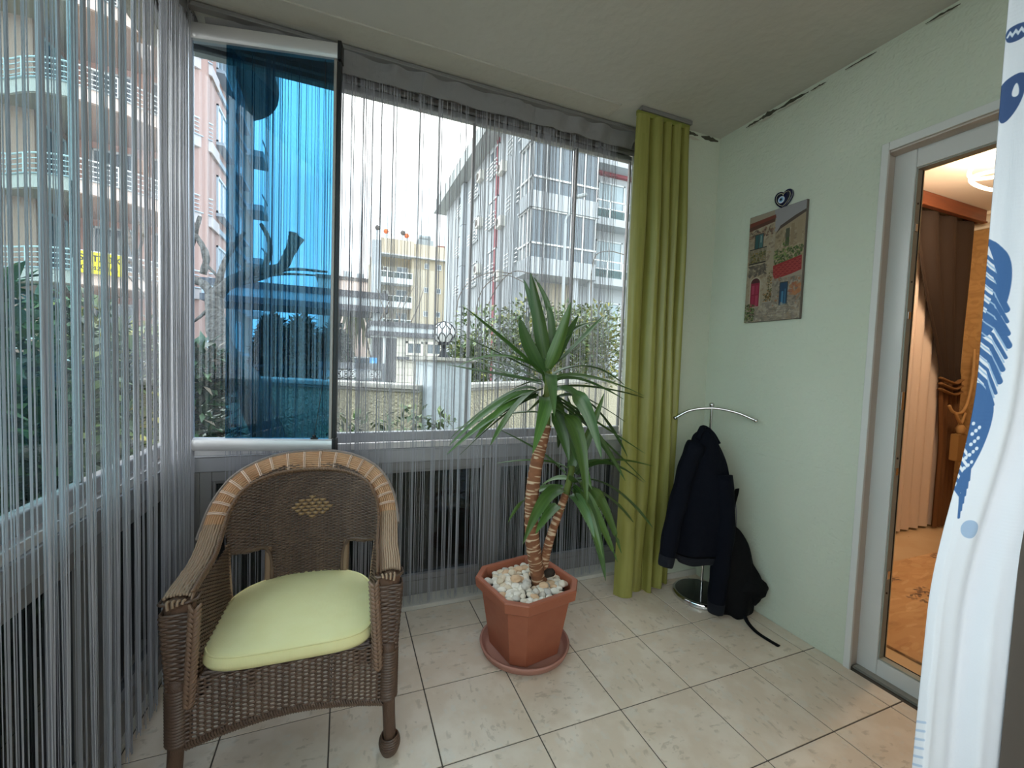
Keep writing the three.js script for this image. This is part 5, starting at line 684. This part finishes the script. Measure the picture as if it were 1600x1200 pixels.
{ // left block with curved balconies
  const b = thing('apartment_building', 'pinkish apartment block with curved balconies beyond the hedge', 'building');
  mesh('walls', join([box(-20, -5.55, GY, 15.2, -28.5, -20.2), box(-20, -10.3, GY, 15.2, -20.2, -18.2), box(-6.0, -5.5, GY, 15.2, -20.2, -18.9)]), B.pink, b);
  const line = curve([[-12.2, 0, -17.4], [-10.7, 0, -17.45], [-9.95, 0, -17.0], [-9.3, 0, -16.75], [-8.6, 0, -16.75], [-7.7, 0, -17.1], [-6.8, 0, -17.85], [-6.0, 0, -18.6], [-5.4, 0, -19.2]], 60);
  const solid = (y0, y1, grow = 0) => { const s = new THREE.Shape(); line.forEach((p, i) => (i ? s.lineTo(p.x, -(p.z + grow)) : s.moveTo(p.x, -(p.z + grow)))); s.lineTo(-5.4, 20.3); s.lineTo(-12.2, 20.3); s.closePath(); const g = new THREE.ExtrudeGeometry(s, { depth: y1 - y0, bevelEnabled: false }); g.rotateX(-Math.PI / 2); g.translate(0, y0, 0); return metric(g); };
  const fl = [0.4, 3.4, 6.4, 9.4, 12.4];
  for (const y of fl) {
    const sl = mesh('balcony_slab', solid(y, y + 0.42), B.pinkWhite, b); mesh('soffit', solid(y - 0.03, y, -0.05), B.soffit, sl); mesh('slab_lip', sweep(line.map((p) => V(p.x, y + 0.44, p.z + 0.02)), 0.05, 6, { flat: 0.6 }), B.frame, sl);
    const rl = []; for (const h of [0.62, 0.78, 0.95, 1.12]) rl.push(sweep(line.map((p) => V(p.x, y + h, p.z - 0.08)), h > 1 ? 0.035 : 0.02, 5)); for (let k = 2; k < line.length; k += 6) rl.push(sweep([V(line[k].x, y + 0.42, line[k].z - 0.08), V(line[k].x, y + 1.12, line[k].z - 0.08)], 0.035, 6)); mesh('railing', join(rl), B.rail, sl);
    for (const [x, w] of [[-9.6, 1.3], [-7.7, 0.8], [-6.9, 0.6]]) win(b, x, y + 0.6, -20.2, w, 2.1, 'z', B.glassDark, B.frame); win(b, -10.3, y + 0.6, -19.9, 1.3, 2.1, 'x', B.glassDark, B.frame); 
    const items = [[-8.6, 0.7, 0.5], [-7.6, 0.5, 0.8], [-6.6, 0.6, 0.6]]; for (const [x, w, h] of items) mesh('balcony_chest', box(x, x + w, y + 0.42, y + 0.42 + h, -20.1, -19.5, 0.03), y > 5 ? B.greyBlue : B.soffit, sl);
    for (const [z, w] of [[-21.2, 1.6], [-24.6, 1.9]]) { win(b, -5.55, y + 0.95, z - w / 2, w, 1.6, 'x', B.glassLight, B.frame); mesh('window_ledge', box(-5.6, -5.2, y + 0.75, y + 0.88, z - w / 2 - 0.2, z + w / 2 + 0.2), B.greyBlue, b); }
    mesh('floor_band', box(-5.6, -5.46, y + 0.1, y + 0.32, -28.5, -19.2), B.greyBlue, b);
    mesh('rear_balcony', join([box(-5.6, -4.7, y, y + 0.35, -28.4, -26.4, 0.03), box(-4.78, -4.72, y + 0.9, y + 0.97, -28.4, -26.4), box(-4.78, -4.72, y + 0.35, y + 0.95, -27.4, -27.34)]), B.frame, b);
  }
  mesh('corner_pier', box(-5.75, -5.35, GY, 15.2, -22.9, -22.3), B.pinkWhite, b);
  // sweeping roof edge
  mesh('roof_edge', (() => { const s = new THREE.Shape(); s.moveTo(-12, 16.2); s.lineTo(-5.2, 18.2); s.quadraticCurveTo(-3.6, 21, -3.7, 24.5); s.quadraticCurveTo(-4.0, 27.8, -6.4, 28.9); s.lineTo(-20, 28.9); s.lineTo(-20, 17); s.closePath(); const g = new THREE.ExtrudeGeometry(s, { depth: 0.9, bevelEnabled: false, curveSegments: 14 }); g.rotateX(-Math.PI / 2); return metric(g.translate(0, 15.2, 0)); })(), std(0x9a8d85, 0.85), b);
  const bn = thing('sale_banner', 'yellow sale banner hung on a balcony of the pinkish block', 'banner'), bt = paint(512, 256, (x, w, h) => { x.fillStyle = '#e2d21e'; x.fillRect(0, 0, w, h); x.fillStyle = '#2c2c1a'; x.font = 'bold 104px sans-serif'; x.textAlign = 'center'; x.fillText('SATILIK', w / 2, 112); x.font = 'bold 70px sans-serif'; x.fillText('0(242) 265', w / 2, 214); });
  const mk = mesh('cloth', new THREE.PlaneGeometry(1.4, 0.72, 8, 2), std(0xffffff, 0.7, { map: bt, side: THREE.DoubleSide }), bn); bn.position.set(-7.98, 4.12, -16.72); bn.rotation.y = 0.36; mesh('rope', join([sweep([V(-0.7, 0.36, 0), V(-0.7, 0.6, -0.1)], 0.012, 5), sweep([V(0.7, 0.36, 0), V(0.7, 0.6, -0.1)], 0.012, 5)]), B.roof, bn);
}
{ // entrance canopy, guard booth
  const dark = std(0x46464c, 0.7), pale = std(0xa9b1b6, 0.8), clad = std(0xc6c2b6, 0.8);
  const c = thing('entrance_canopy', 'long flat entrance canopy with dark fascia bands', 'canopy');
  mesh('slab', box(-5.2, 1.37, 3.42, 3.78, -20, -17), pale, c); mesh('fascia', box(-5.25, 1.42, 3.76, 4.02, -20, -16.95), dark, c); mesh('fascia', box(-5.25, 1.42, 3.2, 3.44, -20, -16.95), dark, c); mesh('column', box(0.85, 1.25, GY, 3.2, -17.7, -17.3), pale, c); mesh('column', box(-5.1, -4.7, GY, 3.2, -17.7, -17.3), pale, c);
  const g = thing('guard_booth', 'small flat-roofed guard booth with dark fascia and two windows', 'booth');
  mesh('roof_slab', box(0.55, 3.3, 2.2, 2.42, -16, -13.55), pale, g); mesh('fascia', box(0.5, 3.35, 2.4, 2.56, -16, -13.5), dark, g); mesh('fascia', box(0.5, 3.35, 2.06, 2.22, -16, -13.5), dark, g);
  mesh('wall', box(1.45, 3.2, GY, 2.06, -15.9, -13.7), clad, g); for (let k = 0; k < 9; k++) mesh('cladding_board', box(1.44, 3.2, GY + k * 0.265, GY + k * 0.265 + 0.245, -13.7, -13.67), clad, g);
  win(g, 1.75, 1.42, -13.67, 0.6, 0.5, 'z', B.glassDark, clad); win(g, 2.45, 1.42, -13.67, 0.6, 0.5, 'z', B.glassDark, clad); mesh('counter', box(1.45, 2.2, 1.26, 1.36, -13.67, -13.45), dark, g);
  for (const x of [0.6, 1.08]) mesh('door_panel', box(x, x + 0.36, GY, 2.0, -13.8, -13.7), dark, g); mesh('door_post', box(0.97, 1.07, GY, 2.05, -13.8, -13.68), B.frame, g); mesh('lintel', box(0.55, 1.45, 2.0, 2.06, -13.8, -13.66), B.frame, g);
  const sg = thing('notice_board', 'small blue and white notice board by the booth door', 'notice board'), st = paint(128, 192, (x, w, h) => { x.fillStyle = '#3f8fd0'; x.fillRect(0, 0, w, h); x.fillStyle = '#e6eef4'; x.fillRect(0, h * 0.55, w, h * 0.45); x.fillStyle = '#6fb4e4'; x.beginPath(); x.arc(w * 0.4, h * 0.45, 30, 0, 7); x.fill(); x.fillStyle = '#2f6ca0'; for (let k = 0; k < 4; k++) x.fillRect(20 + k * 25, h * 0.5, 10, 50); });
  mesh('board', box(-0.15, 0.15, 0, 0.42, -0.02, 0.0), B.roof, sg); const pf = mesh('print', new THREE.PlaneGeometry(0.28, 0.4), std(0xffffff, 0.5, { map: st }), sg); pf.position.set(0, 0.21, 0.003); mesh('stand', box(-0.02, 0.02, GY - 0.88, 0, -0.02, 0), B.roof, sg); sg.position.set(0.66, 0.88, -13.4);
  // gate with white squares
  const og = thing('driveway_gate', 'low dark gate with a row of white square ornaments', 'gate'); mesh('gate_frame', join([box(-0.75, 0.5, 1.03, 1.16, -7.7, -7.65), box(-0.75, 0.5, GY, 0.8, -7.7, -7.67), box(-0.78, -0.72, GY, 1.16, -7.72, -7.64), box(0.47, 0.53, GY, 1.16, -7.72, -7.64)]), std(0x5a6068, 0.6), og);
  for (let k = 0; k < 9; k++) { const x = -0.71 + k * 0.13, y = 0.84; mesh('square_ornament', join([box(x, x + 0.12, y, y + 0.018, -7.69, -7.66), box(x, x + 0.12, y + 0.14, y + 0.158, -7.69, -7.66), box(x, x + 0.018, y, y + 0.158, -7.69, -7.66), box(x + 0.102, x + 0.12, y, y + 0.158, -7.69, -7.66), new THREE.TorusGeometry(0.036, 0.01, 6, 14).translate(x + 0.06, y + 0.079, -7.675)]), B.frame, og); }
  // parked car
  const car = thing('parked_car', 'white parked car behind the driveway gate', 'car', undefined, [0.1, 0, -16.2]);
  const s = new THREE.Shape(); s.moveTo(-0.85, 0.25); s.lineTo(0.85, 0.25); s.quadraticCurveTo(0.92, 0.6, 0.86, 0.95); s.lineTo(0.8, 1.0); s.lineTo(-0.8, 1.0); s.lineTo(-0.86, 0.95); s.quadraticCurveTo(-0.92, 0.6, -0.85, 0.25);
  const wh = phy(0xb9bfc4, 0.3, { clearcoat: 0.8 }); mesh('body', new THREE.ExtrudeGeometry(s, { depth: 4, bevelEnabled: true, bevelSize: 0.05, bevelThickness: 0.12, bevelSegments: 3 }).translate(0, GY, -3.2), wh, car);
  const cab = (z0, z1, y0, y1, w0, w1, dz0, dz1) => { const p = [[-w0, y0, z0], [w0, y0, z0], [w0, y0, z1], [-w0, y0, z1], [-w1, y1, z0 + dz0], [w1, y1, z0 + dz0], [w1, y1, z1 - dz1], [-w1, y1, z1 - dz1]].flat(); const g = new THREE.BufferGeometry(); g.setAttribute('position', new THREE.Float32BufferAttribute(p, 3)); g.setIndex([0, 1, 2, 0, 2, 3, 4, 6, 5, 4, 7, 6, 3, 2, 6, 3, 6, 7, 0, 5, 1, 0, 4, 5, 1, 5, 6, 1, 6, 2, 0, 3, 7, 0, 7, 4]); const q = g.toNonIndexed(); q.computeVertexNormals(); return metric(q); };
  mesh('windshield', cab(-3.0, 0.1, 1.0 + GY, 1.6 + GY, 0.82, 0.64, 0.3, 0.75), B.glassDark, car); mesh('roof', box(-0.62, 0.62, 1.58 + GY, 1.66 + GY, -2.6, -0.65, 0.04), wh, car); mesh('hood', box(-0.78, 0.78, 0.96 + GY, 1.05 + GY, 0.1, 0.85, 0.04), wh, car);
  for (const x of [-0.55, 0.55]) mesh('headlight', box(x - 0.18, x + 0.18, 0.72 + GY, 0.86 + GY, 0.84, 0.95, 0.03), B.glassLight, car); mesh('grille', box(-0.35, 0.35, 0.5 + GY, 0.7 + GY, 0.86, 0.95, 0.02), B.roof, car);
  for (const x of [-0.8, 0.8]) for (const z of [-2.4, 0.2]) mesh('wheel', new THREE.CylinderGeometry(0.32, 0.32, 0.2, 20).rotateZ(Math.PI / 2).translate(x, 0.27 + GY, z), M.blackMatte, car);
  const sl = thing('street_lamp', 'grey street lamp with a bent arm before the white block', 'street lamp'), gm = std(0x9aa0a2, 0.5, { metalness: 0.4 });
  mesh('pole', sweep([V(6.39, GY, -10.62), V(6.39, 5.9, -10.7)], (t) => lerp(0.07, 0.045, t), 10), gm, sl); mesh('arm', sweep(curve([[6.39, 5.85, -10.7], [6.4, 6.05, -10.7], [6.55, 6.3, -10.68], [6.72, 6.72, -10.64]], 14), 0.035, 8), gm, sl); mesh('lamp_head', box(-0.14, 0.3, -0.06, 0.06, -0.09, 0.09, 0.05).rotateZ(0.35).translate(6.8, 6.82, -10.63), gm, sl);
}
// planting
function foliage(blobs, count, size, cols, seed, stretch = 1) {      // leaves: two folded quads each, coloured one by one
  const r = rng(seed), pos = [], uv = [], col = [], ix = [];
  for (let k = 0; k < count; k++) {
    const [cx, cy, cz, rx, ry, rz] = blobs[Math.floor(r() * blobs.length)]; const th = r() * 6.283, ph = Math.acos(2 * r() - 1), rad = Math.pow(r(), 0.45);
    const p = V(cx + rx * rad * Math.sin(ph) * Math.cos(th), cy + ry * rad * Math.cos(ph), cz + rz * rad * Math.sin(ph) * Math.sin(th)); if (p.y < GY + 0.02) p.y = GY + 0.02 + 0.3 * r();
    const d = V(Math.sin(ph) * Math.cos(th) + (r() - 0.5) * 1.2, (r() - 0.35) * 1.4, Math.sin(ph) * Math.sin(th) + (r() - 0.5) * 1.2).normalize(), s = d.clone().cross(V(r() - 0.5, 1, r() - 0.5)).normalize(), n = s.clone().cross(d);
    const L = size * (0.6 + 0.8 * r()) * stretch, W = size * (0.19 + 0.13 * r()), c = cols[Math.floor(r() * cols.length)], v = 0.75 + 0.5 * r(), o = pos.length / 3, droop = (r() - 0.3) * 0.3 * L;
    const P = [p, p.clone().addScaledVector(d, L * 0.5).addScaledVector(s, W).addScaledVector(n, W * 0.35), p.clone().addScaledVector(d, L * 0.5), p.clone().addScaledVector(d, L * 0.5).addScaledVector(s, -W).addScaledVector(n, W * 0.35), p.clone().addScaledVector(d, L).add(V(0, -droop, 0))];
    for (const q of P) { pos.push(q.x, q.y, q.z); uv.push(0, 0); col.push(c[0] * v, c[1] * v, c[2] * v); } ix.push(o, o + 1, o + 2, o, o + 2, o + 3, o + 1, o + 4, o + 2, o + 2, o + 4, o + 3);
  }
  return geoFrom(pos, uv, ix, col);
}
{
  const leafMat = phy(0xffffff, 0.42, { vertexColors: true, side: THREE.DoubleSide }), barkM = std(0xffffff, 0.95, { map: tex(128, (u, v) => mix3([78, 68, 60], [128, 116, 104], fbm(u * 8, v * 20, 20, 4, 151)), 3), bumpMap: bumpNoise, bumpScale: 0.02 });
  const G = { deep: [[0.03, 0.07, 0.02], [0.05, 0.1, 0.03], [0.02, 0.05, 0.015], [0.08, 0.12, 0.04]], mid: [[0.07, 0.13, 0.04], [0.11, 0.17, 0.05], [0.05, 0.09, 0.03], [0.16, 0.2, 0.07]], yellow: [[0.25, 0.25, 0.05], [0.38, 0.33, 0.05], [0.12, 0.17, 0.04], [0.07, 0.11, 0.03]], dark: [[0.012, 0.03, 0.02], [0.02, 0.045, 0.025]], pale: [[0.2, 0.25, 0.12], [0.13, 0.18, 0.08], [0.28, 0.3, 0.1]], dry: [[0.2, 0.14, 0.09], [0.12, 0.1, 0.06], [0.05, 0.08, 0.03]] };
  const shrub = (name, label, cat, group, blobs, n, size, cols, seed, stretch) => { const t = thing(name, label, cat, group); mesh('foliage', foliage(blobs, n, size, cols, seed, stretch), leafMat, t); const [x, y, z, rx] = blobs[0]; const st = []; const r = rng(seed + 1); for (let k = 0; k < 4; k++) st.push(sweep(curve([[x + (r() - 0.5) * 0.1, GY - 0.02, z + (r() - 0.5) * 0.1], [x + (r() - 0.5) * rx * 0.6, (y + GY) / 2, z + (r() - 0.5) * 0.3], [x + (r() - 0.5) * rx, y + 0.2, z + (r() - 0.5) * rx]], 8), (q) => lerp(0.022, 0.008, q), 6)); mesh('stem', join(st), barkM, t); return t; };
  shrub('broadleaf_shrub', 'dark glossy shrub outside the side window where the glass is teal', 'shrub', undefined, [[-2.45, 0.75, -0.75, 0.6, 1.05, 0.6], [-2.2, 0.5, -0.3, 0.5, 0.9, 0.5]], 3200, 0.15, G.deep, 301, 1.1);
  shrub('broadleaf_shrub', 'tall glossy green shrub against the foot of the pinkish block', 'shrub', undefined, [[-2.3, 0.75, -1.55, 0.55, 1.0, 0.5], [-2.1, 0.3, -1.3, 0.5, 0.8, 0.5]], 3200, 0.15, [...G.deep, ...G.mid], 302, 1.1);
  shrub('broadleaf_shrub', 'yellow-green leafed shrub beneath the sale banner', 'shrub', undefined, [[-2.15, 0.75, -2.25, 0.45, 0.92, 0.45], [-2.05, 0.3, -2.0, 0.4, 0.7, 0.4]], 2800, 0.14, [...G.yellow, ...G.mid, ...G.deep], 303, 1.1);
  shrub('broadleaf_shrub', 'yellowing shrub growing close to the window corner post', 'shrub', undefined, [[-1.95, 0.7, -2.85, 0.35, 0.85, 0.35]], 2000, 0.13, [...G.yellow, ...G.deep], 304, 1.1);
  shrub('broadleaf_shrub', 'bushy dark shrub with dry brown patches at the trunk of the pruned tree', 'shrub', undefined, [[-1.62, 0.55, -2.75, 0.34, 0.75, 0.34], [-1.55, 1.05, -2.8, 0.25, 0.3, 0.25]], 2200, 0.12, [...G.deep, ...G.dry], 305, 1.2);
  for (const [x, z, h, l] of [[-1.95, -10.1, 2.5, 'dark narrow conifer under the canopy, nearest the pruned tree'], [-1.3, -10.3, 2.55, 'dark narrow conifer standing in the middle of three'], [-0.55, -10.1, 2.35, 'dark narrow conifer nearest the driveway gate']]) shrub('conifer', l, 'conifer', 'conifers under the canopy', [[x, (h + GY) / 2 - 0.2, z, 0.42, (h - GY) / 2, 0.42]], 6500, 0.17, G.dark, 310 + Math.round(x * 10), 1);
  shrub('climbing_shrub', 'leafy climber spilling over the wall beside the globe lamp', 'shrub', undefined, [[1.75, 1.45, -4.5, 0.65, 0.75, 0.5], [1.4, 1.2, -4.2, 0.3, 0.45, 0.3]], 2600, 0.1, [...G.mid, ...G.pale], 320);
  shrub('climbing_shrub', 'climber with yellow leaves behind the crown of the yucca', 'shrub', undefined, [[2.75, 1.6, -5.0, 0.7, 0.85, 0.5]], 2600, 0.1, [...G.yellow, ...G.pale, ...G.mid], 321);
  shrub('climbing_shrub', 'pale green climber below the glazed corner balconies', 'shrub', undefined, [[3.85, 1.6, -5.6, 0.75, 0.9, 0.5]], 2600, 0.11, [...G.mid, ...G.pale], 322);
  shrub('climbing_shrub', 'yellow-green climber next to the olive drape', 'shrub', undefined, [[5.0, 1.7, -6.3, 0.85, 1.0, 0.5]], 2600, 0.12, [...G.pale, ...G.yellow], 323);
  shrub('low_shrub', 'sparse little shrub before the roughcast wall next to the blue sash', 'shrub', undefined, [[-0.25, 0.42, -1.75, 0.25, 0.42, 0.2]], 420, 0.07, G.mid, 330, 1.2);
  shrub('low_shrub', 'small leafy shrub at the foot of the pillar', 'shrub', undefined, [[0.2, 0.45, -1.62, 0.28, 0.45, 0.22], [0.45, 0.42, -1.6, 0.2, 0.42, 0.2]], 900, 0.07, [...G.deep, ...G.mid], 331, 1.2);
  for (const [x, l] of [[-0.5, 'dark shrub behind the low pane beside the armchair'], [0.15, 'dark shrub behind the low pane at the centre of the window'], [0.95, 'dark shrub behind the low pane under the yucca']]) shrub('dark_shrub', l, 'shrub', undefined, [[x, 0.1, -0.95, 0.4, 0.42, 0.25]], 420, 0.1, G.deep, 340 + Math.round(x * 10));
  shrub('dark_shrub', 'low shrub outside the near low pane of the side window', 'shrub', undefined, [[-1.6, 0.05, 0.2, 0.3, 0.45, 0.7]], 600, 0.11, [...G.deep, ...G.mid], 350);
  const palm = thing('palm_tree', 'drooping palm between the canopy column and the blue sash', 'palm'); const fr = []; const r = rng(360); for (let k = 0; k < 26; k++) { const a = r() * 6.28, e = 0.6 + r() * 0.8; fr.push(sweep(curve([[0, 3.2, 0], [Math.cos(a) * 0.6 * e, 3.6, Math.sin(a) * 0.6 * e], [Math.cos(a) * 1.1 * e, 2.9, Math.sin(a) * 1.1 * e], [Math.cos(a) * 1.2 * e, 1.6 + r(), Math.sin(a) * 1.2 * e]], 10), (t) => 0.13 * (1 - t) + 0.02, 4, { flat: 0.2 })); } mesh('fronds', join(fr), std(0x7d8656, 0.7), palm); mesh('trunk', sweep([V(0, GY, 0), V(0, 3.2, 0)], 0.2, 10), barkM, palm); palm.position.set(0.05, 0, -21);
  const tree = (name, label, polys, rr) => { const t = thing(name, label, 'tree'); polys.forEach((l, i) => { const pts = l.slice(); if (!i) pts.unshift([l[0][0], GY - 0.05, l[0][2] + 0.05]); mesh(i ? 'branch' : 'trunk', sweep(curve(pts, 22), (q) => lerp(rr[i][0], rr[i][1], q) * (1 + 0.07 * Math.sin(q * 40 + i)), i ? 9 : 14), barkM, t); }); return t; };
  tree('pruned_tree', 'leaning tree with thick sawn-off limbs seen through the blue sash', TREE_A, [[0.19, 0.08], [0.05, 0.035], [0.035, 0.02], [0.035, 0.022], [0.04, 0.018], [0.02, 0.012], [0.065, 0.045], [0.045, 0.045], [0.03, 0.02], [0.028, 0.012], [0.022, 0.008], [0.018, 0.01], [0.02, 0.008]]);
  tree('bare_tree', 'thin bare pruned tree in front of the curved balconies', TREE_B, [[0.07, 0.018], [0.025, 0.01], [0.03, 0.012], [0.025, 0.02], [0.02, 0.008], [0.022, 0.008], [0.022, 0.008]]);
  const tw = thing('bare_bush', 'leafless bush above the guard booth roof', 'bush'); TWIGS.forEach((l) => mesh('branch', sweep(curve([[lerp(1.7, l[0][0], 0.4), GY - 0.1, -16.3], [l[0][0], l[0][1] - 0.1, l[0][2] - 3.5], [l[1][0], l[1][1] + 0.2, l[1][2] - 3.5], [l[2][0], l[2][1] + 0.6, l[2][2] - 3.5]], 12), (q) => lerp(0.04, 0.012, q), 6), barkM, tw));
  const cv = thing('bramble_stems', 'thin arching leafless stems above the climbers', 'bramble'); VINES.forEach((l, i) => mesh('stem', sweep(curve([[l[0][0] + 0.1, 0.9, l[0][2]], ...l], 16), 0.008, 5), barkM, cv));
}
renderer.render(scene, camera);
